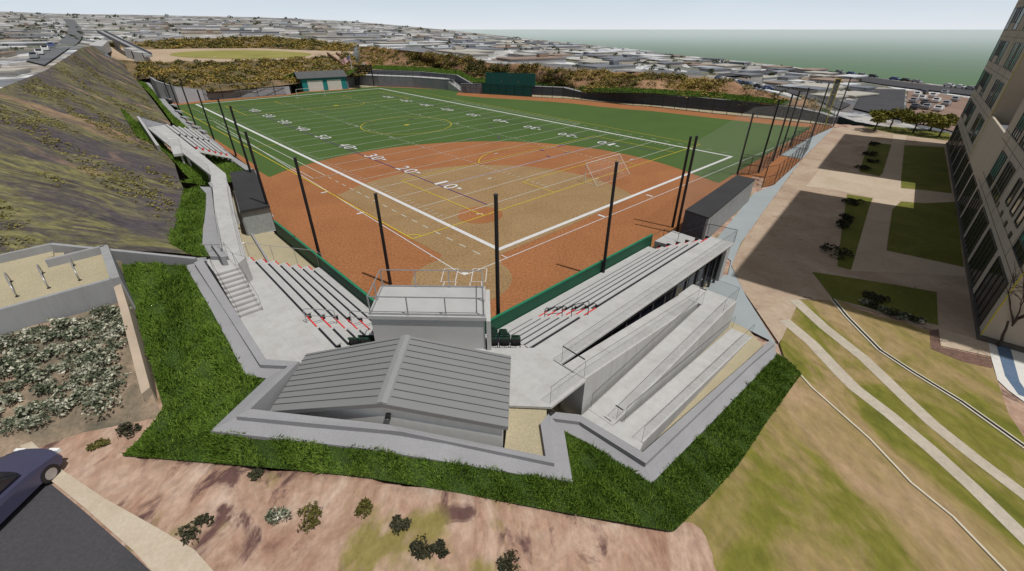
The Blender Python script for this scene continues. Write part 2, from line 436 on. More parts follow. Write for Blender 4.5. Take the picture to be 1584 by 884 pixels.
vo = nt.nodes.new('ShaderNodeTexVoronoi'); vo.inputs['Scale'].default_value = 0.075; vo.distance = 'CHEBYCHEV'; nt.links.new(mapping(nt, (1, 0.6, 1), (0, 0, 0.5)), vo.inputs['Vector'])
sp = nt.nodes.new('ShaderNodeSeparateColor'); nt.links.new(vo.outputs['Color'], sp.inputs[0])
col = ramp(nt, sp.outputs[0], [(0.0, (0.12, 0.125, 0.14)), (0.20, (0.19, 0.195, 0.21)), (0.32, (0.12, 0.13, 0.075)), (0.40, (0.34, 0.325, 0.30)), (0.56, (0.44, 0.43, 0.41)), (0.70, (0.24, 0.19, 0.14)), (0.78, (0.62, 0.63, 0.64))], 'CONSTANT')
n1 = noise(nt, mapping(nt, (1, 1, 1)), 0.16, 6, 0.7, 0.4)
col = mixc(nt, col, (0.14, 0.145, 0.165), ramp(nt, n1, [(0.50, (0, 0, 0)), (0.62, (1, 1, 1))]))
n2 = noise(nt, mapping(nt, (1.7, 1, 1)), 0.11, 6, 0.7, 0.4)
col = mixc(nt, col, (0.070, 0.085, 0.040), ramp(nt, n2, [(0.56, (0, 0, 0)), (0.66, (1, 1, 1))]))
n5 = noise(nt, mapping(nt, (1.3, 1, 1)), 0.035, 6, 0.7, 0.6)
col = mixc(nt, col, (0.20, 0.15, 0.105), ramp(nt, n5, [(0.52, (0, 0, 0)), (0.66, (0.8, 0.8, 0.8))]))
n6 = noise(nt, mapping(nt, (1, 1.4, 1)), 0.05, 6, 0.7, 0.6)
col = mixc(nt, col, (0.16, 0.19, 0.24), ramp(nt, n6, [(0.54, (0, 0, 0)), (0.66, (0.7, 0.7, 0.7))]))
n3 = noise(nt, mapping(nt, (1, 2.2, 1)), 0.30, 4, 0.7)
col = mixc(nt, col, (0.46, 0.46, 0.47), ramp(nt, n3, [(0.60, (0, 0, 0)), (0.68, (1, 1, 1))]))
nt.links.new(col, bs.inputs['Base Color']); bs.inputs['Roughness'].default_value = 0.9; bs.inputs['Specular IOR Level'].default_value = 0.2
M['town'] = m
struct(city.mb().build('town_ground', m))

stop = [(-190,437,6.3),(-240,340,8.3),(-190,260,9.6),(-80,190,10),(0,137,9.6),(71,109,10),(126,74,12)]
stopW = [P(*q) for q in stop]+[crestW[0]]
pfar = [(-900,60,300),(-500,30,700),(-250,16,1300),(-100,17,1500),(0,18,1500),(50,20,1500),(100,22,1500)]
pfarW = [PY(*q) for q in pfar]
plateau = Loft([stopW, pfarW], 60, 36, 1.9)
struct(plateau.mb().build('street_plateau', M['town']))

# second playing field beyond the far bank
f2n = [P(176,92,5.4), P(240,97,5.6), P(320,96,5.8), P(400,95,5.8), P(470,91,6.0), P(545,84,6.5)]
f2f = [PY(150,71.5,228), P(225,77,7.2), P(300,75.5,7.2), P(400,75,7.2), P(470,78,7.0), P(548,80,6.8)]
field2 = Loft([f2n, f2f], 40, 8)
M['tan_dirt'] = blotch('pale_dirt', [(0.3, (0.36, 0.27, 0.19)), (0.7, (0.46, 0.36, 0.26))], 0.05, fine=0.08)
struct(field2.mb().build('upper_field', M['tan_dirt']))
# bank between main field end wall and the upper field ; bank behind the upper field ; bank behind the outfield
M['scrubsoil'] = blotch('scrub_soil', [(0.3, (0.075, 0.060, 0.040)), (0.5, (0.15, 0.115, 0.055)), (0.68, (0.27, 0.18, 0.11))], 0.10, fine=0.3, fscale=1.2)
M['redsoil'] = blotch('red_earth_bank', [(0.3, (0.12, 0.080, 0.042)), (0.5, (0.25, 0.145, 0.085)), (0.7, (0.33, 0.21, 0.13))], 0.12, fine=0.25, fscale=1.0)
b1bot = [P(206,124,1.3), P(238,121,2.6), P(255,127,2.6), P(280,136,2.6), P(325,142.5,2.2), P(400,136.5,2.2), P(450,131,2.4), P(520,119,3.4), P(560,117,4.0)]
bank1 = Loft([b1bot, [P(190,97,5.0)]+f2n[0:]], 90, 14).jitter(0.75, 0.24)
struct(bank1.mb().build('scrub_bank', M['scrubsoil'], smooth=True))
bank2 = Loft([f2f, crestW[0:7]], 80, 12).jitter(0.9, 0.12)
struct(bank2.mb().build('upper_bank', M['scrubsoil'], smooth=True))
b3bot = [P(555,114,3.6), P(600,107,3.6), P(650,110,3.2), P(700,112,3.0), P(722,120,2.6), P(745,126,1.9), P(822,130,1.5), P(872,134,1.7), P(908,143,1.8), P(960,143.5,2.7), P(1000,144.5,2.75), P(1100,151.5,2.7), P(1178,159.5,2.6), P(1223,165,2.4), P(1262,173,1.6), P(1288,181,0.7)]
b3top = [w for w, q in zip(crestW, crest) if 556 <= q[0] <= 1288]
bank3 = Loft([b3bot, b3top], 140, 12).jitter(0.8, 0.18)
struct(bank3.mb().build('outfield_bank', M['redsoil'], smooth=True))

# left hillside
toe = [P(*q) for q in ((306,399,4.5),(273,392,4.65),(263,376,4.55),(277,326,4.15),(287,296,3.95),(279,283,3.85),(268,247,2.5),(250,226,2.3),(236,203,2.1),(250,195,1.6),(266,194,1.2),(238,157,1.2),(212,125,1.3),(190,97,4.9))]
mid = [P(165,386,5.6), P(150,360,5.9), P(120,300,6.2), P(150,240,6.0), P(120,190,6.6), P(130,150,6.6), P(145,120,6.8), P(160,100,7.0), P(160,84,8.5)]
hill = Loft([toe, mid, stopW], 70, 16).jitter(0.22, 0.3)
m, nt, bs = new_mat('dry_hillside')
v = mapping(nt, (0.30, 1.0, 0.7), (0, 0, 0.55))
n = noise(nt, v, 0.85, 8, 0.70, 0.9)
col = ramp(nt, n, [(0.28, (0.050, 0.044, 0.046)), (0.44, (0.090, 0.080, 0.070)), (0.52, (0.138, 0.130, 0.072)), (0.61, (0.205, 0.190, 0.080)), (0.74, (0.27, 0.225, 0.155))])
n2 = noise(nt, mapping(nt, (0.25, 1, 1), (0, 0, 0.55)), 0.12, 4, 0.6, 0.6)
col = mixc(nt, col, (0.078, 0.066, 0.082), ramp(nt, n2, [(0.45, (0, 0, 0)), (0.60, (0.85, 0.85, 0.85))]))
n4 = noise(nt, mapping(nt, (0.25, 1, 1), (0, 0, 0.55)), 0.09, 4, 0.6, 0.9)
col = mixc(nt, col, (0.33, 0.21, 0.145), ramp(nt, n4, [(0.57, (0, 0, 0)), (0.66, (0.8, 0.8, 0.8))]))
f = noise(nt, mapping(nt, (0.5, 1, 1), (0, 0, 0.55)), 2.6, 6, 0.8)
col = mixc(nt, col, ramp(nt, f, [(0.3, (0.55,)*3), (0.7, (1.5,)*3)]), 1.0, 'MULTIPLY')
nt.links.new(col, bs.inputs['Base Color']); bs.inputs['Roughness'].default_value = 1.0; bs.inputs['Specular IOR Level'].default_value = 0.05
bump(nt, bs, f, 0.6, 0.15)
struct(hill.mb().build('hillside', m, smooth=True))

# ---------------------------------------------------------------- playing field (flat, z about 0)
Z0, Z1, Z2, Z3, Z4, Z5 = 0.0, 0.006, 0.012, 0.018, 0.024, 0.030
def arc(c, r, a0, a1, n, z):
    return [np.array([c[0]+r*math.cos(math.radians(a0+(a1-a0)*k/n)), c[1]+r*math.sin(math.radians(a0+(a1-a0)*k/n)), z]) for k in range(n+1)]
field_px = [(250,160),(322,155.5),(445,146.5),(470,142),(537,138),(565,134.5),(590,134),(640,136),(700,138.5),(712,140),(745,145.5),(822,150),(887,153.7),(925,157.9),(979,163.6),(1007,165.3),(1101,175.8),(1171,182.4),(1223.5,188),(1284,194.7),(1290,196)]
right_curb = [(1290,196),(1250,214.5),(1205,241),(1164,274),(1135,300),(1105,335),(1060,375),(1020,380)]
left_wall = [ST(10.05,31.0), ST(9.95,43.1), ST(10.2,44.3), ST(13.0,58.8), ST(15.3,69.6), ST(15.6,78.7), ST(15.8,104.6), ST(17.7,131), ST(20.2,162)]
outline = [P(x, y, Z0) for x, y in field_px]+[P(x, y, Z0) for x, y in right_curb[1:6]]+[ST(38,16.6), ST(33,16.9), ST(16.8,16.9), ST(10.1,18.0), ST(10.1,24)]+[p.copy() for p in left_wall]
flat_world('clay_turf_field', outline, M['clay'])
# green turf: outfield, bounded by the skinned arc and the warning track
cO, rO = (-3.78, 48.24), 30.25
g = arc(cO, rO, 157.6, 20, 60, Z1)
right_edge = [P(1112,283.5,Z1), P(1160,255,Z1), P(1200,231,Z1), P(1256,197.5,Z1)]
track_in = [(1256,197.5),(1200,193.5),(1101,182.5),(1007,171.8),(979,170),(925,165),(887,160.5),(822,155.5),(745,151),(705,147.2)]
back = [(712,140.6),(700,139.2),(640,136.8),(590,134.7),(566,135.2),(538,139),(470,143.3),(445,148),(322,158.5),(250,165)]
left_edge = [ST(19.6,150,Z1), ST(17.3,125,Z1), ST(16.6,104.6,Z1), ST(16.4,78.7,Z1), ST(16.2,69.6,Z1), P(394.5,261.6,Z1), P(416.7,274.4,Z1)]
flat_world('green_turf', g+right_edge[:]+[P(x, y, Z1) for x, y in track_in[1:]]+[P(x, y, Z1) for x, y in back]+left_edge, M['turf'])
# tan infield
tan = [P(520.7,301,Z2), P(580,336,Z2), P(638,371,Z2), P(684,395,Z2)]+arc((-3.96,29.69), 3.95, 128, 398, 60, Z2)+[P(773,394,Z2), P(870,354,Z2), P(982,304,Z2)]+arc((-3.18,44.77), 18.2, math.degrees(math.atan2(P(982,304)[1]-44.77, P(982,304)[0]+3.18))+0.6, math.degrees(math.atan2(P(520.7,301)[1]-44.77, P(520.7,301)[0]+3.18))-0.6, 50, Z2)
flat_world('tan_infield', tan, M['tan_turf'])
flat_world('pitching_circle', arc((-3.40,43.39), 2.42, 0, 352.5, 47, Z3), M['clay'])

class Lines(MB):
    def seg(s, a, b, w, z):
        a = np.array(a[:2]); c = np.array(b[:2]); d = (c-a)/np.linalg.norm(c-a); n = np.array([-d[1], d[0]])*w/2
        s.face([(*(a-n), z), (*(c-n), z), (*(c+n), z), (*(a+n), z)])
    def fseg(s, u0, v0, u1, v1, w, z): s.seg(FW(u0, v0), FW(u1, v1), w, z)
    def farc(s, cu, cv, r, a0, a1, w, z, n=48):
        h = w/2/0.3048
        for k in range(n):
            t0 = math.radians(a0+(a1-a0)*k/n); t1 = math.radians(a0+(a1-a0)*(k+1)/n)
            q = [FW(cu+(r+o)*math.cos(t), cv+(r+o)*math.sin(t), z) for o, t in ((-h,t0),(h,t0),(h,t1),(-h,t1))]
            s.face(q)
    def fdash(s, u0, v0, u1, v1, w, z, on, off):
        L = math.hypot(u1-u0, v1-v0); k = 0.0
        while k < L:
            e = min(k+on, L); s.fseg(u0+(u1-u0)*k/L, v0+(v1-v0)*k/L, u0+(u1-u0)*e/L, v0+(v1-v0)*e/L, w, z); k += on+off
# gridiron border
L1 = Lines(); bw = 1.5
for q in (((-bw,-bw),(160+bw,-bw),(160+bw,0),(-bw,0)), ((-bw,360),(160+bw,360),(160+bw,360+bw),(-bw,360+bw)), ((-bw,0),(0,0),(0,360),(-bw,360)), ((160,0),(160+bw,0),(160+bw,360),(160,360))):
    L1.face([FW(u, v, Z4) for u, v in q])
struct(L1.build('field_border', M['line_white']))
# yard lines and hash marks
L2 = Lines()
for v in range(30, 331, 15): L2.fseg(0.3, v, 159.7, v, 0.105, Z3+0.003)
for v in range(33, 330, 3):
    if v % 15 == 0: continue
    for u0, u1 in ((1.0,3.4),(156.6,159)): L2.fseg(u0, v, u1, v, 0.08, Z3+0.003)
    for u0, u1 in ((53.3,55.3),(104.7,106.7)): L2.fseg(u0, v, u1, v, 0.10, Z3+0.003)
for v in range(30, 331, 15):
    for u in (53.3, 106.7): L2.fseg(u, v-1, u, v+1, 0.10, Z3+0.006)
# coaching boxes outside the touchlines
L2.fdash(-7, 0.5, -7, 108, 0.12, Z3+0.003, 3.2, 3.4); L2.fseg(-7, 108, -7, 262, 0.12, Z3+0.003); L2.fdash(-7, 262, -7, 350, 0.12, Z3+0.003, 3.2, 3.4)
L2.fseg(-12.6, 105, -12.6, 254, 0.12, Z3+0.003); L2.fseg(-12.6, 105, -0.5, 105, 0.10, Z3+0.006); L2.fseg(-12.6, 254, -7, 254, 0.12, Z3+0.006)
L2.fdash(167, 4, 167, 108, 0.12, Z3+0.003, 3.2, 5.4); L2.fseg(167, 108, 167, 250, 0.12, Z3+0.003); L2.fseg(171, 108, 171, 250, 0.11, Z3+0.003); L2.fseg(163, 108, 171, 108, 0.11, Z3+0.006)
for u, v in ((74,85),(43.5,54.6),(117,31),(78,23),(53,206),(107,206),(53,154)):
    L2.fseg(u-1.2, v, u+1.2, v, 0.25, Z4+0.004)
for a in ((-1.1,-1.1,1.1,1.1), (-1.1,1.1,1.1,-1.1)):
    for cu, cv in ((107.6,162), (53.6,198)): L2.fseg(cu+a[0], cv+a[1], cu+a[2], cv+a[3], 0.16, Z4+0.007)
struct(L2.build('yard_lines', M['line_thin']))
# softball lines
home = P(718.4, 426.9)[:2]; L3 = Lines()
fl = np.array([math.cos(math.radians(133.3)), math.sin(math.radians(133.3))]); fr = np.array([math.cos(math.radians(43.2)), math.sin(math.radians(43.2))])
L3.seg(home+fl*0.3, P(330,187.5)[:2], 0.085, Z4); L3.seg(home+fr*0.3, P(1250,212)[:2]*0.5+P(1200,223)[:2]*0.5, 0.085, Z4)
L3.seg(P(330,187.5)[:2], ST(17.6,124)[:2], 0.10, Z4+0.002)
for d, q in ((fl,fr),(fr,fl)):
    for r in (18.5, 27.9):
        c = home+d*r; L3.seg(c-q*0.1, c+q*0.75, 0.28, Z4+0.004)
    c = home+d*4.6; L3.seg(c-q*0.05, c+q*0.7 if d is fr else c+q*0.05, 0.10, Z4+0.004)
ux, uy = np.array([1.0, 0.0]), np.array([0.0, 1.0])
def loop(pts, w, z):
    for a, c in zip(pts, pts[1:]+pts[:1]): L3.seg(a, c, w, z)
for sgn in (-1, 1):
    x0, x1 = sgn*0.62, sgn*1.75
    loop([home+(x0, -1.0), home+(x1, -1.0), home+(x1, 1.15), home+(x0, 1.15)], 0.055, Z4+0.006)
    L3.seg(home+(sgn*0.55, -1.0), home+(sgn*0.62, -2.6), 0.055, Z4+0.003); L3.seg(home+(sgn*1.45, -1.0), home+(sgn*1.52, -2.6), 0.055, Z4+0.008)
L3.face([(*(home+(0, 0.02)), Z5), (*(home+(0.26, 0.28)), Z5), (*(home+(0.26, 0.5)), Z5), (*(home+(-0.26, 0.5)), Z5), (*(home+(-0.26, 0.28)), Z5)])
c = P(742,331.6)[:2]; L3.seg(c-(0.34,0), c+(0.34,0), 0.16, Z5)
struct(L3.build('softball_lines', M['line_white']))
# soccer
L4 = Lines(); z = Z4+0.010; w = 0.115
L4.fseg(-15.5, 23, 174.5, 23, w, z); L4.fseg(-15.5, 23, -15.5, 337, w, z+.002); L4.fseg(174.5, 23, 174.5, 337, w, z+.002); L4.fseg(-15.5, 337, 174.5, 337, w, z)
for v0, v1, vg in ((23, 77, 41), (337, 283, 319)):
    L4.fseg(13.5, v0, 13.5, v1, w, z+.004); L4.fseg(146.5, v0, 146.5, v1, w, z+.004); L4.fseg(13.5, v1, 146.5, v1, w, z+.006)
    L4.fseg(50.3, v0, 50.3, vg, w, z+.004); L4.fseg(110.3, v0, 110.3, vg, w, z+.004); L4.fseg(50.3, vg, 110.3, vg, w, z+.006)
L4.farc(80, 59, 30, 37, 143, w, z+.008); L4.farc(80, 301, 30, 217, 323, w, z+.008); L4.farc(80, 180, 29, 0, 360, w, z, 90); L4.farc(80, 180, 1.1, 0, 360, 0.3, z, 12)
L4.fseg(-15.5, 180, 0, 180, w*0.8, z+.004)
L4.farc(-15.5, 23, 3.3, 0, 90, w, z+.004, 10); L4.farc(174.5, 23, 3.3, 90, 180, w, z+.004, 10)
L4.farc(104.5, 61.5, 1.6, 0, 360, 0.14, z, 12); L4.farc(80, 285, 1.4, 0, 360, 0.25, z, 10)
struct(L4.build('soccer_lines', M['line_yellow']))
# lacrosse
L5 = Lines(); z = Z4+0.028
L5.fseg(21.5, 30.5, 21.5, 327, 0.13, z); L5.fseg(140.5, 31.5, 140.5, 327, 0.10, z)
for u, v, du, dv in ((113,74,3.2,0),(97,74,0,1.6),(84,119,2.2,0),(100,112,1,2),(66,205,2.5,0),(93,195,2.5,0),(60,262,2.5,0),(100,255,2.5,0),(118,140,2.5,0),(62,232,3,0),(104,62,1.8,0.0),(90,63,0,1.4)): L5.fseg(u-du, v-dv, u+du, v+dv, 0.22, z+.002)
struct(L5.build('lacrosse_lines', M['line_purple']))
L6 = Lines(); L6.fseg(22, 60.2, 139, 60.2, 0.12, Z4+0.026); struct(L6.build('restraining_line', M['line_lilac']))
# yard numbers
nb = MB()
def glyph(ch):
    c = bpy.data.curves.new('n', 'FONT'); c.body = ch; o = bpy.data.objects.new('n', c); COL.objects.link(o)
    bpy.context.view_layer.update(); me = o.to_mesh(); vs = np.array([v.co[:2] for v in me.vertices]); fs = [list(p.vertices) for p in me.polygons]
    o.to_mesh_clear(); bpy.data.objects.remove(o); bpy.data.curves.remove(c)
    lo, hi = vs.min(0), vs.max(0); return (vs-lo)/(hi-lo), fs
GL = {ch: glyph(ch) for ch in '012345'}
def put(ch, u, v, du, dv):     # glyph box: baseline along v, height along u
    vs, fs = GL[ch]; k = len(nb.v)
    wide = 0.42 if ch == '1' else 0.95
    for x, y in vs:
        xx = (x-0.5)*wide+0.5
        q = FW(u+du*y, v+dv*xx, Z4+0.034); nb.v.append(tuple(q))
    for f in fs: nb.idx([k+a for a in f])
for i, n in enumerate((10,20,30,40,50,40,30,20,10)):
    v = 60+30*i; a, c = str(n)
    put(a, 21.0, v+5.6, 6.4, -4.6); put(c, 21.0, v-1.0, 6.4, -4.6)
    put(a, 139.0, v-5.6, -6.4, 4.6); put(c, 139.0, v+1.0, -6.4, 4.6)
    if n != 50:
        sg = -1 if v < 180 else 1
        for u in (25.2, 135.0):
            vv = v+sg*6.8; nb.face([FW(u-1.0, vv, Z4+.034), FW(u+1.0, vv, Z4+.034), FW(u, vv+sg*3.0, Z4+.034)])
struct(nb.build('yard_numbers', M['line_white']))

# ---------------------------------------------------------------- grandstand round home plate
def meet_y(s=None, t=None, y=0.0):
    if t is not None: return ((y-LX[1]*t)/RX[1], t)
    return (s, (y-RX[1]*s)/LX[1])
RISE = (3.0-0.5)/6
FR = [16.8]+[15.56-0.745*k for k in range(6)]          # right risers (t)
FL = [9.95, 9.0, 8.27, 7.54, 6.84, 6.12, 5.40]         # left risers (s)
FC = [17.35+0.745*(6-k) for k in range(7)]             # centre risers (y)
def front_line(k, z, endR=32.55, endL=33.0, dy=0.0):
    a = meet_y(t=FR[k], y=FC[k]); c = meet_y(s=FL[k], y=FC[k])
    return [ST(endR, FR[k], z), ST(a[0], a[1], z), ST(c[0], c[1], z), ST(FL[k], endL, z)]
stand = thing('grandstand', 'pale concrete grandstand wrapping round home plate with bench rows and red aisle stripes', 'grandstand', (0, 18, 0))
b = MB()
for k in range(6):
    z = 0.5+RISE*k
    fl_ = front_line(k, z); bk = [ST(5.1, 33.0, z), ST(*meet_y(s=5.1, y=17.0), z), ST(*meet_y(t=11.5, y=17.0), z), ST(32.55, 11.5, z)]
    zb = -0.3 if k == 0 else z-RISE
    for i in range(3):
        b.prism([fl_[i], fl_[i+1], bk[2-i], bk[3-i]], zb)
b.build('terrace', M['deck'], stand)
# concourse on top
b = MB(); z = 3.0
f6 = front_line(6, z, 32.8)
poly = f6+[ST(2.5, 33, z), ST(2.5, 20, z), np.array([-12.0, 16.45, z]), np.array([-9.85, 15.9, z]), np.array([-0.12, 15.9, z]), np.array([-0.12, 13.42, z]), ST(10.4, 8.5, z), ST(12.83, 8.5, z), ST(12.83, 10.05, z), ST(32.8, 10.05, z)]
b.prism(poly, 2.88)
b.build('concourse_slab', M['deckL'], stand)
b = MB(); b.boxst(31.9, 32.55, 10.12, 11.49, -0.1, 2.87); b.build('end_wall', M['conc_lt'], stand)
b = MB()
b.prism([ST(5.1, 33.05, 2.9), ST(2.6, 33.05, 2.9), ST(2.6, 20, 2.9), ST(5.1, 20, 2.9)], -0.3)
b.build('concourse_base', M['conc_lt'], stand)
# storefront under the first-base concourse
sf = MB(); sf.boxst(12.9, 31.9, 10.55, 11.2, -0.1, 2.87); sfo = sf.build('storefront', M['glassdark'], stand)
mu = MB()
for k in range(13):
    s = 13.3+k*1.5; mu.boxst(s, s+0.06, 10.46, 10.56, 0, 2.87)
for z in (0.9, 2.05): mu.boxst(12.9, 30.0, 10.50, 10.545, z, z+0.05)
mu.build('mullion', M['galv'], sfo)
for s in (27.6, 29.2, 30.4, 31.3):
    c = MB(); c.boxst(s, s+0.16, 10.2, 10.36, 0, 2.87); c.build('column', M['black'], stand)
# benches: planks, a black strip painting the shade in the gap behind each
def bench_right(k, s0, s1):
    z = 0.5+RISE*(k+1)
    p = MB(); p.boxst(s0, s1, FR[k+1]+0.155, FR[k+1]+0.42, z-0.03, z+0.03); o = p.build('bench', M['bench'], stand)
    q = MB(); q.boxst(s0+0.05, s1-0.05, FR[k+1]+0.008, FR[k+1]+0.145, z-0.13, z-0.012)  # long black strip is painted gap shade; brackets follow below
    n = int((s1-s0)/1.6)
    for i in range(n+1):
        s = s0+0.1+i*(s1-s0-0.2)/max(1, n); q.boxst(s, s+0.07, FR[k+1]+0.146, FR[k+1]+0.38, z-0.40, z-0.035)
    q.build('bracket_and_gap_shade', M['bracket_and_gap_shade'], o)
def bench_left(k, t0, t1):
    z = 0.5+RISE*(k+1)
    p = MB(); p.boxst(FL[k+1]+0.12, FL[k+1]+0.40, t0, t1, z-0.03, z+0.03); o = p.build('bench', M['bench'], stand)
    q = MB(); q.boxst(FL[k+1]+0.008, FL[k+1]+0.11, t0+0.05, t1-0.05, z-0.13, z-0.03)  # same black strip as painted shade behind the plank
    n = int((t1-t0)/1.6)
    for i in range(n+1):
        t = t0+0.1+i*(t1-t0-0.2)/max(1, n); q.boxst(FL[k+1]+0.111, FL[k+1]+0.36, t, t+0.07, z-0.40, z-0.035)
    q.build('bracket_and_gap_shade', M['bracket_and_gap_shade'], o)
for k in range(6):
    a = meet_y(t=FR[k+1], y=FC[k+1])[0]; c = meet_y(s=FL[k+1], y=FC[k+1])[1]
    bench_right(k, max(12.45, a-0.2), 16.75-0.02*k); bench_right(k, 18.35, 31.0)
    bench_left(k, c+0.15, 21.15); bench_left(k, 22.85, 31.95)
    z = 0.5+RISE*(k+1)
    for s in (16.95, 31.15):
        r = MB(); r.boxst(s, s+1.05, FR[k+1]+0.01, FR[k+1]+0.085, z-0.03, z+0.012); r.build('aisle_stripe', M['red'], stand)
        if s < 30: pass
    for t in (21.3, 32.1):
        r = MB(); L_ = 1.3 if t < 30 else 0.75; r.boxst(FL[k+1]+0.01, FL[k+1]+0.085, t, t+L_, z-0.03, z+0.012); r.build('aisle_stripe', M['red'], stand)
# dark ends of the first-base rows
b = MB()
for k in range(6):
    z = 0.5+RISE*(k+1); b.boxst(32.56, 32.72, FR[k+1]+0.0, FR[k+1]+0.36, z-0.42, z-0.02)
b.build('row_end', M['bracket_and_gap_shade'], stand)
# steps up to the landing on the third-base side
st_ = thing('concrete_stair', 'flight of ten pale concrete steps climbing from the third-base concourse to the raised walkway', 'stairs', ST(3.2, 25, 3))
b = MB(); n = 10
for k in range(n):
    t0 = 25.1+k*0.335; b.boxst(2.62, 3.88, t0, 28.46, 3.0+0.16*k+0.001, 3.16+0.16*k)
b.boxst(2.62, 3.92, 28.46, 30.6, 2.98, 4.6); b.build('flight', M['deckL'], st_)
b = MB()
for k in range(n):
    t0 = 25.1+k*0.335; b.boxst(2.63, 3.87, t0-0.006, t0-0.001, 3.0+0.16*k+0.01, 3.0+0.16*k+0.07)
b.build('nosing', M['galv'], st_)
for s in (2.66, 3.84):
    b = MB(); b.tube([ST(s, 25.0, 3.95), ST(s, 28.5, 5.5), ST(s, 30.5, 5.5)], 0.009, 6)
    for t, z in ((25.0, 3.0), (26.7, 3.8), (28.5, 4.6), (30.4, 4.6)): b.tube([ST(s, t, z), ST(s, t, z+0.92)], 0.008, 6)
    b.build('handrail', M['darkrail'], st_)

# aisle handrails
def aisle_rail(name, label, p0, p1, mat, h=0.95):
    o = thing(name, label, 'handrail', p0, 'aisle handrails in the grandstand')
    p0 = np.array(p0); p1 = np.array(p1); d = p1-p0; up = np.array([0, 0, 1.0])
    b = MB(); r = 0.12
    pts = [p0, p0+up*(h-r)]
    pts += [p0+up*(h-r*0.3)+d*0.03, p0+up*h+d*0.10, p0+up*h+d*0.9, p0+up*(h-r*0.3)+d*0.97]+[p1+up*(h-r), p1]
    b.tube(pts, 0.024, 7); b.build('frame', mat, o)
    b = MB(); b.tube([p0+up*h*0.52, p1+up*h*0.52], 0.02, 7); b.build('mid_rail', mat, o)
    return o
aisle_rail('handrail', 'dark tube handrail low in the first-base aisle nearest the green wall', ST(17.1, 15.0, 0.92), ST(17.1, 13.6, 1.75), M['darkrail'])
aisle_rail('handrail', 'dark tube handrail high in the first-base aisle beside the concourse', ST(17.1, 12.9, 2.17), ST(17.1, 11.75, 3.0), M['darkrail'])
aisle_rail('handrail', 'silver tube handrail high in the third-base aisle beside the wide concourse', ST(5.2, 22.0, 3.0), ST(6.75, 22.0, 2.17), M['galv'])
aisle_rail('handrail', 'silver tube handrail low in the third-base aisle half hidden by the press box', ST(7.6, 22.0, 1.75), ST(9.0, 22.0, 0.92), M['galv'])

# folding seats behind home plate
def make_seat(label):
    o = thing('stadium_seat', label, 'seat', (0, 0, 0), 'folding seats behind home plate')
    b = MB(); n = 8                                       # back: gently curved panel with rounded top
    for i in range(n):
        for (y0, y1, z0, z1) in ((0.0, 0.05, 0.36, 1.0),):
            x0 = -0.225+0.45*i/n; x1 = -0.225+0.45*(i+1)/n
            c0 = 0.05*(1-(2*i/n-1)**2); c1 = 0.05*(1-(2*(i+1)/n-1)**2)
            e0 = 0.06*(abs(2*i/n-1)**4); e1 = 0.06*(abs(2*(i+1)/n-1)**4)
            b.prism([(x0, y0-c0-0.10, z1-e0), (x1, y0-c1-0.10, z1-e1), (x1, y1-c1-0.10, z1-e1), (x0, y1-c0-0.10, z1-e0)],
                    [(x0, y0-c0+0.02, z0), (x1, y0-c1+0.02, z0), (x1, y1-c1+0.02, z0), (x0, y1-c0+0.02, z0)])
    b.build('back', M['seatblack'], o)
    b = MB(); b.box((0, -0.115, 0.955), (0.45, 0.085, 0.04)); b.box((0, 0.11, 0.60), (0.43, 0.055, 0.40)); b.build('seat', M['seatgreen'], o)
    b = MB()
    for x in (-0.245, 0.245):
        b.box((x, 0.03, 0.30), (0.04, 0.12, 0.60)); b.box((x, 0.05, 0.62), (0.045, 0.34, 0.04)); b.box((x, 0.03, 0.02), (0.06, 0.3, 0.035))
    b.box((0, 0.03, 0.10), (0.47, 0.05, 0.05))
    b.build('frame', M['bracket_and_gap_shade'], o)
    return o
seat0 = None
names = {5: 'top', 4: 'second', 3: 'third', 2: 'fourth', 1: 'fifth', 0: 'lowest'}
def sx_(px, k): z = 0.9+RISE*k; y = FC[k+1]+0.2; return (px-792)/FOC*(y*math.cos(TH)+(CH-z)*math.sin(TH))
right_x = {k: tuple(sx_(q, k) for q in v) for k, v in {5: (762, 779.8, 797.2), 4: (763.2, 781, 797.6), 3: (764.7, 781.8), 2: (760.3, 777.4), 1: (762.3, 778), 0: (763.2,)}.items()}
ordn = ['next to its wall', 'second from its wall', 'third from its wall']
for k in (5, 4, 3, 2, 1, 0):
    z = 0.5+RISE*k
    for i, x in enumerate(right_x[k]):
        lb = 'black folding seat, %s row right of the press box, %s' % (names[k], ordn[i])
        o = seat0 if seat0 is None else None
        if seat0 is None: seat0 = make_seat(lb); o = seat0
        else: o = copy_tree(seat0)
        o.location = (x, FC[k+1]+0.22, z); o['label'] = lb
for k, xs in ((5, (-7.55, -8.1)), (4, (-7.4, -7.9)), (3, (-7.35,))):
    z = 0.5+RISE*k
    for i, x in enumerate(xs):
        o = copy_tree(seat0); o.location = (x, FC[k+1]+0.22, z)
        o['label'] = 'black folding seat, %s row left of the press box, %s' % (names[k], ('next to its wall' if i == 0 else 'second from its wall'))

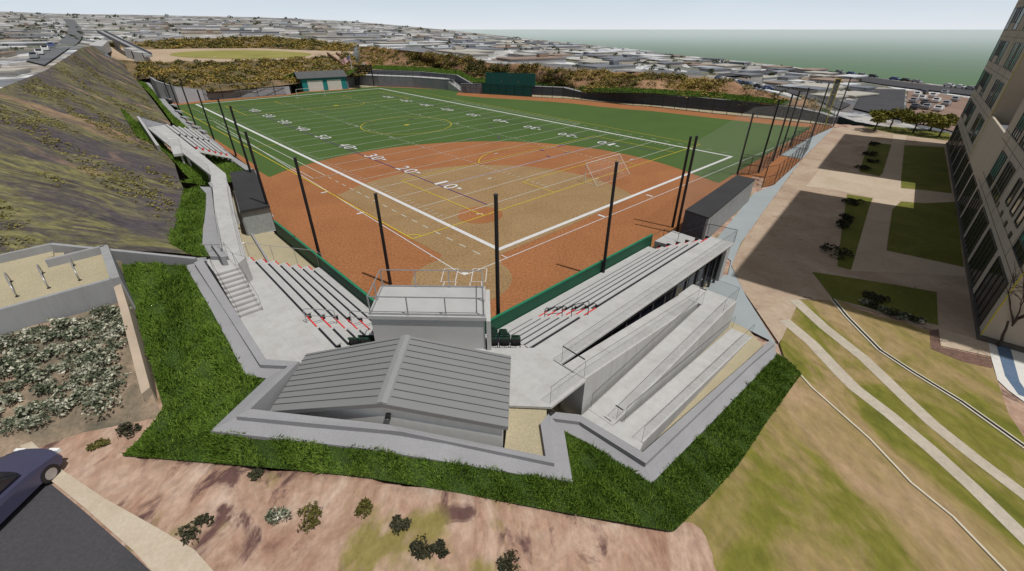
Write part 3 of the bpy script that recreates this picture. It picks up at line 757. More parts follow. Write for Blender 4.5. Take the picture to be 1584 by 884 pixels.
# padded backstop wall
def wall_run(pts, w, z0, z1, mat, name, parent=None, cap=None, capmat=None):
    b = MB(); pts = [np.array(p[:2], float) for p in pts]
    z0s = z0 if hasattr(z0, '__len__') else [z0]*len(pts); z1s = z1 if hasattr(z1, '__len__') else [z1]*len(pts)
    n = len(pts); nr = []
    for i in range(n):
        d = pts[min(i+1, n-1)]-pts[max(i-1, 0)]; d = d/np.linalg.norm(d); nr.append(np.array([-d[1], d[0]]))
    for i in range(n-1):
        a, c = pts[i], pts[i+1]
        top = [(*(a+nr[i]*w/2), z1s[i]), (*(c+nr[i+1]*w/2), z1s[i+1]), (*(c-nr[i+1]*w/2), z1s[i+1]), (*(a-nr[i]*w/2), z1s[i])]
        bot = [(p[0], p[1], zz) for p, zz in zip(top, (z0s[i], z0s[i+1], z0s[i+1], z0s[i]))]
        b.prism(top, bot)
    return b.build(name, mat, parent)
aR = meet_y(t=16.95, y=22.05); aL = meet_y(s=10.05, y=22.05)
pad = thing('backstop_wall', 'low green padded wall running between the stands and the orange infield dirt', 'wall', (0, 22, 0))
padpts = [ST(33.2, 16.97), ST(*aR), ST(*aL), ST(10.03, 43.3)]
o = wall_run(padpts, 0.16, -0.2, 1.38, M['pad'], 'pad', pad)
b = MB()
for a, c in zip(padpts, padpts[1:]): b.bar((*a[:2], 1.40), (*c[:2], 1.40), 0.19, 0.04)
b.build('top_rail', simple('bright_green_rail', (0.012, 0.17, 0.085), 0.5), pad)
flat_world('stand_end_floor', [ST(5.3, 33.06, 0.02), ST(9.9, 33.06, 0.02), ST(9.9, 44.2, 0.02), ST(13.0, 58.8, 0.02), ST(10.5, 60.5, 0.02), ST(7.0, 47, 0.02)], M['dirtfloor'])
b = MB(); b.bar(ST(8.15, 45.1, 0.1), ST(6.9, 33.2, 0.1), 0.16, 0.3); tag(b.build('low_kerb_wall', M['conc']), 'thin grey kerb wall crossing the tan floor beyond the third-base benches', 'kerb')
# guard rail across the outer end of the third-base rows
gr = thing('guard_rail', 'slim silver guard rail closing the outer end of the third-base rows', 'railing', ST(7, 33.1, 3))
pts = [ST(2.7, 30.7, 5.6), ST(4.8, 33.1, 4.1), ST(5.4, 33.1, 4.05), ST(9.95, 33.1, 1.9), ST(10.0, 31.9, 1.9)]
b = MB(); b.tube(pts, 0.022, 6); b.build('top_rail', M['galv'], gr)
for s, zb, zt in ((5.4, 3.0, 4.05), (6.9, 2.2, 3.34), (8.4, 1.3, 2.63), (9.9, 0.5, 1.92)):
    b = MB(); b.tube([ST(s, 33.1, zb), ST(s, 33.1, zt)], 0.018, 6); b.build('post', M['galv'], gr)
# guard rail at outer end of first-base stand
gr = thing('guard_rail', 'dark guard rail closing the far end of the first-base rows beside the dugout', 'railing', ST(33, 13, 3))
b = MB(); b.tube([ST(32.75, 16.6, 1.6), ST(34.6, 16.6, 1.6), ST(34.6, 15.2, 1.6), ST(32.9, 12.2, 3.9), ST(32.9, 10.1, 4.05)], 0.022, 6); b.build('top_rail', M['darkrail'], gr)
for p, zb, zt in ((ST(34.6, 16.6), 0.9, 1.6), (ST(34.6, 15.2), 0.9, 1.6), (ST(32.9, 12.2), 3.0, 3.9), (ST(32.9, 10.1), 3.0, 4.05)):
    b = MB(); b.tube([(p[0], p[1], zb), (p[0], p[1], zt)], 0.018, 6); b.build('post', M['darkrail'], gr)
b = MB(); b.panel(ST(32.9, 12.2), ST(32.9, 10.1), 3.0, 3.9, 3.0, 4.05); b.build('infill', M['cable'], gr)
cw = MB(); cw.prism([P(1013, 373, 0.95), P(1041, 357, 0.95), P(1078, 369, 0.95), P(1052, 384, 0.95)], -0.1)
tag(cw.build('camera_platform', M['conc_lt']), 'low pale concrete block between the first-base rows and the dugout', 'platform')

# ---------------------------------------------------------------- switchback ramp
rp = thing('access_ramp', 'pale concrete ramp folding back twice from the first-base concourse down to the pavement', 'ramp', ST(18, 8, 0))
def slope(s0, s1, t0, t1, z0, z1, zb=None, name='deck', th=0.3, parent=rp, mat='deck'):
    b = MB(); top = [ST(s0, t0, z0), ST(s1, t0, z1), ST(s1, t1, z1), ST(s0, t1, z0)]
    bot = zb if zb is not None else [p-np.array([0, 0, th]) for p in top]
    b.prism(top, bot); return b.build(name, M[mat], parent)
slope(12.85, 24.5, 8.58, 9.90, 2.998, 2.0, -0.2)
slope(24.502, 26.5, 6.96, 9.96, 2.0, 2.0, -0.2, 'landing')
slope(13.1, 24.5, 6.95, 8.38, 1.02, 1.998, -0.2)
b = MB(); b.prism([P(899, 643, 1.0), ST(13.1, 8.36, 1.0), ST(13.1, 6.94, 1.0), ST(13.6, 6.9, 1.0), ST(13.6, 6.74, 1.0), ST(13.25, 5.42, 1.0), P(990, 697.5, 1.0)], -0.2); b.build('landing', M['deck'], rp)
slope(13.3, 26.4, 5.45, 6.78, 1.0, 0.03, -0.2)
def railing(pts, mat='cable', top='darkrail', h=1.0, step=30.0, parent=rp, r=0.009, name='railing'):
    b = MB()
    for a, c in zip(pts, pts[1:]): b.panel(a, c, a[2]+0.06, a[2]+h, c[2]+0.06, c[2]+h)
    pn = b.build(name, M[mat], parent)
    b = MB(); b.tube([np.array(p)+np.array([0, 0, h]) for p in pts], r, 5)
    for a, c in zip(pts, pts[1:]):
        L = np.linalg.norm(c-a); n = max(1, int(L/step))
        for i in range(n+1):
            p = a+(c-a)*i/n; b.tube([p, p+np.array([0, 0, h])], r*0.8, 4)
    b.build('rail_frame', M[top], pn)
railing([ST(10.5, 8.66, 3.0), ST(12.85, 8.66, 3.0), ST(24.4, 8.66, 2.0)], top='darkrail')
railing([ST(13.2, 8.3, 1.03), ST(24.4, 8.3, 2.0)], top='darkrail')
railing([ST(13.5, 7.03, 1.05), ST(24.5, 7.03, 2.0), ST(26.42, 7.03, 2.0), ST(26.42, 9.9, 2.0)], top='darkrail')
railing([ST(13.7, 6.7, 1.0), ST(26.3, 6.7, 0.05)], top='darkrail')
railing([ST(13.3, 5.52, 1.0), ST(26.3, 5.52, 0.05)], top='darkrail')
railing([ST(12.95, 10.12, 3.0), ST(32.7, 10.12, 3.0)], top='darkrail', parent=stand)
for a, c in ((ST(12.88, 8.75, 4.05), ST(12.88, 10.05, 4.05)), (ST(24.55, 8.3, 3.05), ST(24.55, 8.75, 3.05)), (ST(13.35, 6.7, 2.05), ST(13.35, 7.1, 2.05))):
    b = MB(); b.tube([a, c], 0.03, 6); b.build('end_bar', M['black'], rp)
# pavement, pit floor
struct(flat_world('pit_floor', [np.array([-0.4, 10.6, 0.005]), np.array([1.6, 10.4, 0.005]), ST(12.4, 5.0, 0.005), ST(25.6, 4.2, 0.005), ST(28.0, 7.0, 0.005), ST(32.6, 10.6, 0.005), ST(32.6, 11.4, 0.005), ST(12, 11.4, 0.005), np.array([-0.4, 16, 0.005])], M['dirtfloor']))
b = MB(); b.prism([np.array([-0.35, 10.7, 2.8]), np.array([1.38, 10.4, 2.8]), np.array([1.5, 13.42, 2.8]), np.array([-0.12, 13.6, 2.8])], 0.0); struct(b.build('forecourt', M['dirtfloor']))
flat_world('side_pavement', [P(1131, 404, 0.012), P(1126, 425, 0.012), P(1103, 430, 0.012), P(1086, 452, 0.012), P(1131, 497, 0.012), P(1191, 527, 0.012), P(1203, 537, 0.012), P(1155, 460, 0.012), P(1131, 412, 0.012), P(1146, 376, 0.012), P(1192, 312, 0.012), P(1240, 247, 0.012), P(1291, 196.5, 0.012), P(1250, 214.2, 0.012), P(1207, 239.5, 0.012), P(1200, 285, 0.012), P(1165, 300, 0.012), P(1100, 380, 0.012)], M['walk'])

# ---------------------------------------------------------------- press box
pb = thing('press_box', 'grey press box with a flat railed roof deck standing behind home plate', 'press box', (-4.2, 18.6, 0))
zt = 5.0
c = [P(590, 441, zt), P(750.5, 443, zt), P(752.5, 492, zt), P(568, 489, zt)]
cc = sum(c)/4
inn = [cc+(p-cc)*np.array([0.965, 0.93, 1]) for p in c]
b = MB(); b.prism([np.array([p[0], p[1], 4.8]) for p in inn], 0.2); b.build('wall', M['boxwall'], pb)
b = MB(); b.prism(c, 4.8); b.build('roof_slab', M['conc_lt'], pb)
b = MB(); b.prism([c[1]+(0.02, 0, -0.21), c[1]+(0.24, 0, -0.21), c[2]+(0.20, 0, -0.21), c[2]+(-0.02, 0, -0.21)], 1.0); b.build('side_panel', M['deck'], pb)
ins = [cc+(p-cc)*np.array([0.955, 0.90, 1]) for p in c]
b = MB()
for a, d in zip(ins, ins[1:]+ins[:1]): b.bar(a+(0, 0, 0.05), d+(0, 0, 0.05), 0.05, 0.06); b.bar(a+(0, 0, 1.02), d+(0, 0, 1.02), 0.045, 0.045)
b.build('deck_rail', M['galv'], pb)
for a, d in zip(ins, ins[1:]+ins[:1]):
    n = 3 if abs(d[0]-a[0]) > 3 else 2
    for i in range(n):
        p = a+(d-a)*i/n; q = MB(); q.box(p+(0, 0, 0.52), (0.055, 0.055, 1.0)); q.box(p+(0, 0, 0.015), (0.16, 0.16, 0.03)); q.build('rail_post', M['galv'], pb)

# ---------------------------------------------------------------- gabled concession building
gb = thing('concession_building', 'small gabled building with a grey standing-seam metal roof in front of the press box', 'building', (-4.85, 13.8, 0))
ze, zr = 4.0, 5.0
def rp_(q, z): return P(q[0], q[1], z)
RF, RB = P(590, 624, zr), P(628, 519, zr); LF, LB = P(417, 636, ze), P(474, 547.5, ze); EF, EB = P(786, 660, ze), P(790.5, 551, ze)
th = np.array([0, 0, 0.12])
b = MB(); b.prism([LF, RF, RB, LB], [p-th for p in (LF, RF, RB, LB)]); b.prism([RF, EF, EB, RB], [p-th for p in (RF, EF, EB, RB)]); rf = b.build('roof', M['roof'], gb)
b = MB()
for side in ((LF, LB), (EF, EB)):
    for k in range(1, 11):
        f = k/10.5; a = side[0]+(side[1]-side[0])*f; r = RF+(RB-RF)*f; r = r+(a-r)*0.055
        b.bar(a+(0, 0, 0.014), r+(0, 0, 0.014), 0.026, 0.03)
b.build('seam', M['seam'], rf)
b = MB(); e1 = RF+(LF-RF)*0.042+(0, 0, 0.035); e2 = RB+(LB-RB)*0.042+(0, 0, 0.035); e3 = RB+(EB-RB)*0.042+(0, 0, 0.035); e4 = RF+(EF-RF)*0.042+(0, 0, 0.035)
b.face([e1, RF+(0, 0, 0.045), RB+(0, 0, 0.045), e2]); b.face([RF+(0, 0, 0.045), e4, e3, RB+(0, 0, 0.045)]); b.build('ridge_cap', simple('ridge_metal', (0.255, 0.26, 0.262), 0.6, 0.05, var=0.04), rf)
b = MB(); fz = np.array([0, -0.02, 0])
for a, c_ in ((LF, RF), (RF, EF)): b.bar(a-(0, 0.015, 0.09), c_-(0, 0.015, 0.09), 0.03, 0.2)
b.build('fascia', simple('fascia_grey', (0.20, 0.20, 0.205), 0.6, var=0.04), rf)
yb = 15.45; xl, xr = LF[0]+0.45, EF[0]-0.22
yfl, yfr, ym = LF[1]+0.09, EF[1]+0.09, RF[1]+0.10
b = MB()
b.prism([(xl, yfl, 3.86), (RF[0], ym, 4.84), (RB[0], yb, 4.84), (xl, yb, 3.86)], -0.2); b.prism([(RF[0], ym, 4.84), (xr, yfr, 3.86), (xr, yb, 3.86), (RB[0], yb, 4.84)], -0.2)
b.build('wall', simple('pale_render', (0.70, 0.70, 0.68), 0.9, var=0.05), gb)
b = MB(); lp = np.array([RF[0]+0.15, ym-0.12, 4.35]); b.box(lp, (0.17, 0.22, 0.10)); b.box(lp+(0, 0.06, -0.14), (0.12, 0.10, 0.2)); lt = b.build('wall_lamp', M['black'], gb)
b = MB(); b.box(lp+(0, -0.04, -0.085), (0.11, 0.10, 0.05)); b.build('lens', M['white'], lt)
# door panel on the right side wall
b = MB(); b.box((xr+0.02, 14.2, 1.05), (0.05, 0.95, 2.1)); b.build('door', M['white'], gb)

# ---------------------------------------------------------------- retaining walls and aprons
def ribbon(outer, inner, zb, name, mat, parent=None):
    b = MB(); O = [P(*q) for q in outer]; I = [P(*q) for q in inner]
    for i in range(len(O)-1):
        top = [O[i], O[i+1], I[i+1], I[i]]; b.prism(top, [np.array([p[0], p[1], zb if np.isscalar(zb) else zb[i]]) for p in top])
    return b.build(name, mat, parent)
rw = thing('retaining_wall', 'grey retaining wall with a stepped concrete apron wrapping round the gabled building', 'retaining wall', (-5, 12, 0))
inn1 = [(313,401,5.4),(411.7,556,4.2),(463,559.5,4.2),(387,632.8,4.62),(600,657,4.15),(844,706,3.0),(836,655,3.0)]
out1 = [(300,406.5,5.4),(402,564.6,4.2),(445,566.5,4.2),(365,644.5,4.62),(620,668,4.15),(857.5,717,3.0),(849,640,3.0)]
ribbon(out1, inn1, 0.0, 'wall', M['stone'], rw)
apo = [(286.6,411,5.15),(326,478,4.75),(380,581,3.98),(412,585.5,4.0),(325.6,667,4.42),(470,683,4.1),(565,694,3.92),(673,711.5,3.6),(800,733,3.05),(885.7,745,2.75),(873,669,2.75)]
api = [(302,407.5,5.2),(344,474,4.75),(402,565.5,4.02),(444,567.5,4.02),(366,646,4.44),(480,656,4.2),(600,668,4.0),(690,685,3.66),(780,703,3.2),(857,718.5,2.8),(849.5,642,2.8)]
ribbon(apo, api, 0.3, 'apron', M['stone'], rw)
rw2 = thing('retaining_wall', 'low grey retaining wall with a sloped concrete apron edging the foot of the ramp', 'retaining wall', ST(18, 5, 0))
inn2 = [(850,636.6,1.2),(897,641.7,1.0),(994,699.7,0.98),(1160.7,554,0.55),(1191,526,0.4)]
out2 = [(850,647,1.2),(897,653,1.0),(998.8,717,0.98),(1165,560,0.55),(1198.6,532,0.4)]
ribbon(out2, inn2, -0.2, 'wall', M['stone'], rw2)
ribbon([(862,671,0.95),(905,683,0.72),(1008,748,0.66),(1153,600,0.26),(1201,550,0.12)], [(850,650,0.98),(897,655,0.78),(998.8,719.5,0.72),(1165,562,0.32),(1198.6,533.5,0.2)], -0.3, 'apron', M['stone'], rw2)

# ---------------------------------------------------------------- third-base side: raised walkway, outlying bleachers
def zz2(X, Y, z): return P(250+X/6.09, 260+Y/6.09, z)
def zz1(X, Y, z): return P(180+X/6.09, 140+Y/6.09, z)
wk = thing('raised_walkway', 'long pale concrete walkway raised on white posts along the foot of the dry hillside', 'walkway', ST(6, 45, 4))
Lp = [zz2(570,770,4.6), zz2(500,400,4.45), zz2(480,180,4.3), zz1(890,885,4.15), zz1(890,800,4.05), zz1(627,592,4.0)]
Rp = [zz2(790,840,4.6), zz2(690,450,4.45), zz2(640,180,4.3), zz1(1045,870,4.15), zz1(1030,785,4.05), zz1(745,555,4.0)]
b = MB()
for i in range(5):
    top = [Lp[i], Lp[i+1], Rp[i+1], Rp[i]]; b.prism(top, [p-(0, 0, 0.28) for p in top])
b.prism([ST(2.62, 30.4, 4.598), zz2(570, 772, 4.598), zz2(790, 842, 4.598), ST(3.92, 28.6, 4.598)], 2.9)
b.build('deck', M['deckL'], wk)
for i in (1, 2, 4, 5):
    for p, q in ((Lp[i], Rp[i]), (Rp[i], Lp[i])):
        c = p+(q-p)*0.2; m_ = MB(); m_.box((c[0], c[1], c[2]/2+0.2), (0.16, 0.16, c[2]-0.7)); m_.build('post', M['white'], wk)
railing([Lp[3]+(0.05, 0, 0), Lp[4]+(0.05, 0, 0), Lp[5]+(0.05, 0, 0)], top='galv', parent=wk)
railing([Rp[0]-(0.05, 0, 0), Rp[1]-(0.05, 0, 0), Rp[2]-(0.05, 0, 0)], top='galv', parent=wk, h=0.95)
fb = thing('outlying_bleachers', 'white aluminium bleachers on a raised platform beyond the third-base dugout', 'bleachers', ST(10, 80, 2))
b = MB(); top = [zz1(290,350,4.0), zz1(455,325,4.0), zz1(745,555,4.0), zz1(627,592,4.0), zz1(535,602,4.0), zz1(512,532,4.0)]
b.prism(top, [p-(0, 0, 0.3) for p in top]); b.build('platform', M['deckL'], fb)
A0, A1, B0, B1 = ST(9.4, 67.75, 4.0), ST(9.5, 89.8, 4.0), ST(14.1, 73.6, 1.1), ST(15.0, 98.8, 1.1)
NR = 6
b = MB()
for k in range(NR):
    f0, f1 = k/NR, (k+1)/NR; z = 4.0-(4.0-1.1)*(k+1)/NR
    q = [A0+(B0-A0)*f0, A1+(B1-A1)*f0, A1+(B1-A1)*f1, A0+(B0-A0)*f1]; q = [np.array([p[0], p[1], z]) for p in q]
    b.prism(q, [p-(0, 0, 0.1) for p in q]); 
    q2 = [np.array([p[0], p[1], z+0.47]) for p in q[:2]]; 
b.build('footboard', M['deckL'], fb)
for k in range(NR):
    f0 = (k+0.10)/NR; f1 = (k+0.46)/NR; z = 4.0-(4.0-1.1)*k/NR
    for s0, s1 in ((0.05, 0.47), (0.53, 0.98)):
        q = [A0+(B0-A0)*f0, A1+(B1-A1)*f0, A1+(B1-A1)*f1, A0+(B0-A0)*f1]
        q = [q[0]+(q[1]-q[0])*s0, q[0]+(q[1]-q[0])*s1, q[3]+(q[2]-q[3])*s1, q[3]+(q[2]-q[3])*s0]
        q = [np.array([p[0], p[1], z+0.06]) for p in q]
        m_ = MB(); m_.prism(q, [p-(0, 0, 0.06) for p in q]); pl = m_.build('bench', M['bench'], fb)
        m_ = MB(); n = 6
        for i in range(n+1):
            a = q[0]+(q[1]-q[0])*i/n; c = q[3]+(q[2]-q[3])*i/n; m_.bar(a+(0, 0, -0.20), c+(0, 0, -0.20), 0.10, 0.26)
        m_.bar(q[0]+(0, 0, -0.1), q[1]+(0, 0, -0.1), 0.08, 0.10)
        m_.build('bracket_and_gap_shade', M['bracket_and_gap_shade'], pl)
    p = A0+(B0-A0)*((k+0.2)/NR); m_ = MB(); m_.bar((p[0], p[1], z+0.02), (*(p+ (A1-A0)*0.045)[:2], z+0.02), 0.16, 0.1); m_.build('aisle_stripe', M['red'], fb)
b = MB()
for e in ((A0, B0), (A1, B1)):
    b.bar(e[0]-(0, 0, 0.22), e[1]-(0, 0, 0.1), 0.14, 0.28)
b.build('raker_beam', M['white'], fb)
for e in (0.15, 0.5, 0.85):
    for f in (0.15, 0.95):
        p0 = A0+(B0-A0)*f; p1 = A1+(B1-A1)*f; p = p0+(p1-p0)*(0.01+0.98*(e-0.15)/0.7); m_ = MB(); m_.box((p[0], p[1], p[2]/2-0.15), (0.16, 0.16, p[2]-0.3)); m_.build('post', M['white'], fb)
p = zz1(612, 612, 3.7); m_ = MB(); m_.box((p[0], p[1], 2.1), (0.16, 0.16, 3.3)); m_.build('post', M['white'], fb)
railing([zz1(292,352,4.0), zz1(512,532,4.0)], top='galv', parent=fb); railing([zz1(512,532,4.0), zz1(612,520,4.0), zz1(627,592,4.0)], top='galv', parent=fb)
# pad and low wall at the platform's outer end
pw = thing('end_ramp', 'grey paved ramp with a pale side wall leading onto the outlying bleacher platform', 'ramp', zz1(300, 300, 4))
b = MB(); b.prism([zz1(195,248,4.0), zz1(458,322,4.0), zz1(290,350,3.99)], 2.4); b.build('paving', M['block'], pw)
ribbon([(180+190/6.09,140+245/6.09,4.3),(180+375/6.09,140+518/6.09,3.9)], [(180+212/6.09,140+245/6.09,4.3),(180+405/6.09,140+520/6.09,3.9)], 0.5, 'side_wall', M['conc_lt'], pw)
# stepped apron left of the walkway
aw = thing('retaining_wall', 'rough grey retaining wall with an apron between the grass strip and the raised walkway', 'retaining wall', zz2(430, 500, 3))
ribbon([(309,289,4.1),(319,300,4.0),(318,326,4.1),(314,358,4.4),(313,378,4.6),(325,397,4.85)], [(326.5,289.5,4.1),(329,310,4.05),(332,334,4.1),(336,358,4.4),(341,380,4.6),(353,397,4.85)], 1.0, 'apron', M['stone'], aw)
ribbon([(322,283,4.35),(326.5,289.5,4.3)], [(326,281,4.35),(331,289,4.3)], 1.0, 'wall', M['conc'], aw)
ribbon([(325,376,5.0),(341,398,5.2)], [(326.5,374.5,5.0),(349,397,5.2)], 1.0, 'wall', M['conc'], aw)
ribbon([(332,331,4.5),(341,384,5.0)], [(334,331,4.5),(343,384,5.0)], 1.0, 'wall', M['conc'], aw)

# ---------------------------------------------------------------- dugouts
dg = thing('dugout', 'dugout with a flat black roof beside the raised walkway on the third-base side', 'dugout', ST(10, 50, 0))
q = [zz2(640,40,2.6), zz2(870,10,2.6), zz2(1018,355,2.6), zz2(738,408,2.6)]
c = sum(q)/4
b = MB(); b.prism(q, 2.42); b.build('roof', M['dugroof'], dg)
qi = [c+(p-c)*np.array([0.95, 0.96, 1]) for p in q]
b = MB(); b.bar((*qi[0][:2], 1.2), (*qi[3][:2], 1.2), 0.2, 2.44); b.bar((*qi[0][:2], 1.2), (*qi[1][:2], 1.2), 0.2, 2.42); b.build('wall', M['conc'], dg)
b = MB(); b.bar((*qi[3][:2], 1.2), (*qi[2][:2], 1.2), 0.16, 2.43); b.build('end_wall', simple('split_face_block', (0.30, 0.32, 0.32), 0.9, var=0.06, scale=2, fine=0.12, fscale=6), dg)
b = MB(); b.box((c[0], c[1], 0.45), (1.2, 9, 0.1), (LX[1], -LX[0], 0)); b.build('bench', M['bench'], dg)
for f in (0.02, 0.34, 0.66, 0.98):
    p = qi[1]+(qi[2]-qi[1])*f; b = MB(); b.box((p[0], p[1], 1.21), (0.1, 0.1, 2.42)); b.build('post', M['black'], dg)
flat_world('end_paving', [zz2(745, 400, 0.03), zz2(1005, 362, 0.03), zz2(1075, 592, 0.03), zz2(850, 628, 0.03), zz2(800, 462, 0.03), zz2(755, 458, 0.03)], simple('hexagon_pavers', (0.30, 0.32, 0.32), 0.9, var=0.06, scale=2, fine=0.14, fscale=5))
b = MB(); b.prism([ST(10.1, 43.2, 1.0), ST(10.35, 43.2, 1.0), ST(10.35, 33.1, 1.0), ST(10.1, 33.1, 1.0)], -0.1)

dg = thing('dugout', 'dugout with a flat black roof and grey stucco back wall on the first-base side', 'dugout', ST(45, 16, 0))
q = [P(1060,325,2.6), P(1140,271,2.6), P(1168.5,277,2.6), P(1096.5,337,2.6)]
c = sum(q)/4
b = MB(); b.prism(q, 2.45); b.build('roof', M['dugroof'], dg)
qi = [c+(p-c)*np.array([0.985, 0.985, 1]) for p in q]
e0 = (qi[3]-qi[0])/np.linalg.norm(qi[3]-qi[0])
b = MB(); b.bar((*(qi[3]-e0*0.1)[:2], 1.22), (*(qi[2]-e0*0.1)[:2], 1.22), 0.2, 2.45); b.build('back_wall', simple('stucco', (0.27, 0.275, 0.28), 0.9, var=0.1, scale=1.2, fine=0.1, fscale=8), dg)
b = MB(); b.bar((*qi[0][:2], 1.22), (*(qi[3]-e0*0.21)[:2], 1.22), 0.16, 2.44); b.build('end_wall', M['block_dk'], dg)
b = MB(); b.bar((*qi[1][:2], 1.22), (*(qi[2]-e0*0.21)[:2], 1.22), 0.16, 2.44); b.build('end_wall', M['block_dk'], dg)
b = MB(); b.bar((*(c+e0*0.4)[:2]-(qi[1]-qi[0])[:2]*0.42, 0.45), (*(c+e0*0.4)[:2]+(qi[1]-qi[0])[:2]*0.42, 0.45), 0.4, 0.08); b.build('bench', M['bench'], dg)
for f in (0.2, 0.4, 0.6, 0.8):
    p = qi[0]+(qi[1]-qi[0])*f; b = MB(); b.box((p[0], p[1], 1.22), (0.1, 0.1, 2.44)); b.build('post', M['black'], dg)

# ---------------------------------------------------------------- net poles
def pole(base, h, r, label):
    o = thing('net_pole', label, 'pole', base, 'tall black net poles round the field')
    b = MB(); p = np.array(base); b.tube([p-(0, 0, 0.2), p+(0, 0, h)], r, 12, r*0.85); b.build('shaft', M['black'], o)
    b = MB(); b.tube([p+(0, 0, h), p+(0, 0, h+0.06)], r*1.0, 12); b.build('cap', M['darkrail'], o)
    return np.array(base)
pr, pl_ = [], []
pole(P(771,506,0.0), 9.05, 0.135, 'tall black net pole beside the right end of the press box, behind home plate')
pr.append(pole(P(932,430,0), 9.1, 0.13, 'tall black net pole standing halfway along the first-base rows'))
pr.append(pole(P(1040,352,0), 8.7, 0.13, 'tall black net pole nearer the rows, left of the pair beside the first-base dugout'))
pr.append(pole(P(1052,366,0)+ST(0.4,0.6,0), 9.05, 0.13, 'tall black net pole touching the near corner of the first-base dugout, right of the pair'))
rp_px = [((1140,270),(1163,175)),((1173,267),(1205,155.6)),((1194.6,250),(1225.5,146.2)),((1206.6,239.5),(1236,142)),((1222.5,227),(1251.3,136.5)),((1254.3,212.5),(1282.5,128.8)),((1289.2,195),(1315.3,120.7))]
lab = ['first black net pole past the far end of the first-base dugout','black net pole where the bullpen fence begins, second past the first-base dugout','black net pole along the inner bullpen fence, third past the first-base dugout','black net pole at the near bullpen gate corner, fourth past the first-base dugout','black net pole beside the far bullpen gate, fifth past the first-base dugout','black net pole left of the yellow foul pole','last black net pole in the right-field corner, right of the yellow foul pole']
for (bb, tt), l in zip(rp_px, lab): pr.append(pole(P(*bb), height_of(*bb, 0, tt[1]), 0.125, l))
pole(P(604,440,0), 7.2, 0.13, 'black net pole seen over the left railing of the press box roof, third-base side')
lp_px = [((496,402),(457,245)),((425,355),(378,205)),((398,300),(360,165)),((365.5,242),(337,153)),((332.7,221),(305.5,140)),((306,203.5),(280,129)),((280,176.5),(260,123)),((266,160),(245,117.5)),((260,154),(235,112)),((240.7,137),(230,109)),((230.3,125.8),(224,108))]
lab = ['tall black net pole at the outer end of the third-base rows','tall black net pole rising through the near end of the third-base dugout','tall black net pole at the far end of the third-base dugout','black net pole in front of the near end of the outlying bleachers','black net pole in front of the middle of the outlying bleachers','black net pole at the far end of the outlying bleachers','black net pole on the left field wall, first beyond the outlying bleachers','black net pole on the left field wall, second beyond the outlying bleachers','black net pole on the left field wall, third beyond the outlying bleachers','black net pole on the left field wall, second from the far left corner','black net pole at the far left corner of the field']
for (bb, tt), l in zip(lp_px, lab): pl_.append(pole(P(*bb), max(3.7, height_of(*bb, 0, tt[1])), 0.13, l))
def netting(pts, h, label, z0=0.0):
    b = MB()
    for a, c in zip(pts, pts[1:]): b.panel(a, c, z0, h)
    return tag(b.build('safety_net', M['net']), label, 'net')
netting(pr[2:], 8.6, 'fine pale netting hung between the black poles along the right field line')

# ---------------------------------------------------------------- fences
def fence(name, label, pts, h, step, mids=(0.5,), z=0.0, chain=True, r=0.035, cat='fence'):
    o = thing(name, label, cat, pts[0])
    pts = [np.array([p[0], p[1], z]) for p in pts]
    allp = [pts[0]]
    for a, c in zip(pts, pts[1:]):
        n = max(1, round(np.linalg.norm(c-a)/step))
        for i in range(n): allp.append(a+(c-a)*(i+1)/n)
    for p in allp: b = MB(); b.tube([p, p+(0, 0, h)], r, 6); b.build('post', M['black'], o)
    b = MB()
    for f in (1.0, 0.02)+tuple(mids): b.tube([p+(0, 0, h*f) for p in pts], r*0.8, 5)
    b.build('rail', M['black'], o)
    if chain:
        b = MB()
        for a, c in zip(pts, pts[1:]): b.panel(a, c, 0, h)
        b.build('chain_link', M['chain'], o)
    return o
of_px = [(822.7,150.3),(887,153.7),(925,157.9),(979,163.6),(1007,165.3),(1101,175.8),(1171,182.4),(1223.5,188),(1284,194.7)]
fence('outfield_fence', 'black chain-link fence curving along the outfield warning track', [P(*q) for q in of_px], 3.1, 3.0, r=0.065)
fence('outfield_fence', 'short black fence left of the teal batter eye at the foot of the steps', [P(712,143.5), P(746,145.8)], 3.0, 2.2)
fence('left_field_fence', 'black chain-link fence in front of the grey end wall left of the teal shed', [P(318,155.8), P(400,150.0), P(452,145.5)], 3.6, 4.5, r=0.07)
fence('foul_line_fence', 'black fence along the right field line between the dugout and the foul pole', [P(1141,271.5), P(1174,268.5), P(1206,241.5)], 2.4, 2.2)
fence('foul_line_fence', 'black fence along the right field line between the bullpen gate and the field corner', [P(1206,241.5), P(1250.5,214.8), P(1289.5,196.3)], 2.4, 2.2)
fence('bullpen_fence', 'black fence closing the outer side of the right field bullpen', [P(1141,268), P(1183.5,275), P(1178,291), P(1197,286), P(1240,246.6), P(1206.5,240.5)], 2.6, 2.3)
fence('bullpen_gate', 'black framed gate panel at the far end of the bullpen', [P(1222,228), P(1249.5,231.5), P(1240,246)], 2.6, 2.3)

# foul pole
fp = thing('foul_pole', 'yellow foul pole with a dark mesh wing in the right field corner', 'foul pole', P(1273, 203.3))
p = P(1273, 203.3); b = MB(); b.tube([p, p+(0, 0, 9.2)], 0.07, 10); b.build('pole', M['yellow'], fp)
wd = np.array([-1.0, 0.1, 0])*0.95
b = MB()
for a, c in (((0, 0, 9.15), wd+(0, 0, 9.15)), (wd+(0, 0, 9.15), wd+(0, 0, 4.2)), (wd+(0, 0, 4.2), (0, 0, 4.2)), ((0, 0, 6.6), wd+(0, 0, 6.6))): b.bar(p+np.array(a), p+np.array(c), 0.08, 0.08)
b.build('wing_frame', M['yellow'], fp)
b = MB(); b.box(p+wd/2+(0, 0, 6.68), (0.87, 0.03, 4.88), wd); b.build('wing_mesh', simple('dark_screen', (0.045, 0.045, 0.05), 0.8), fp)

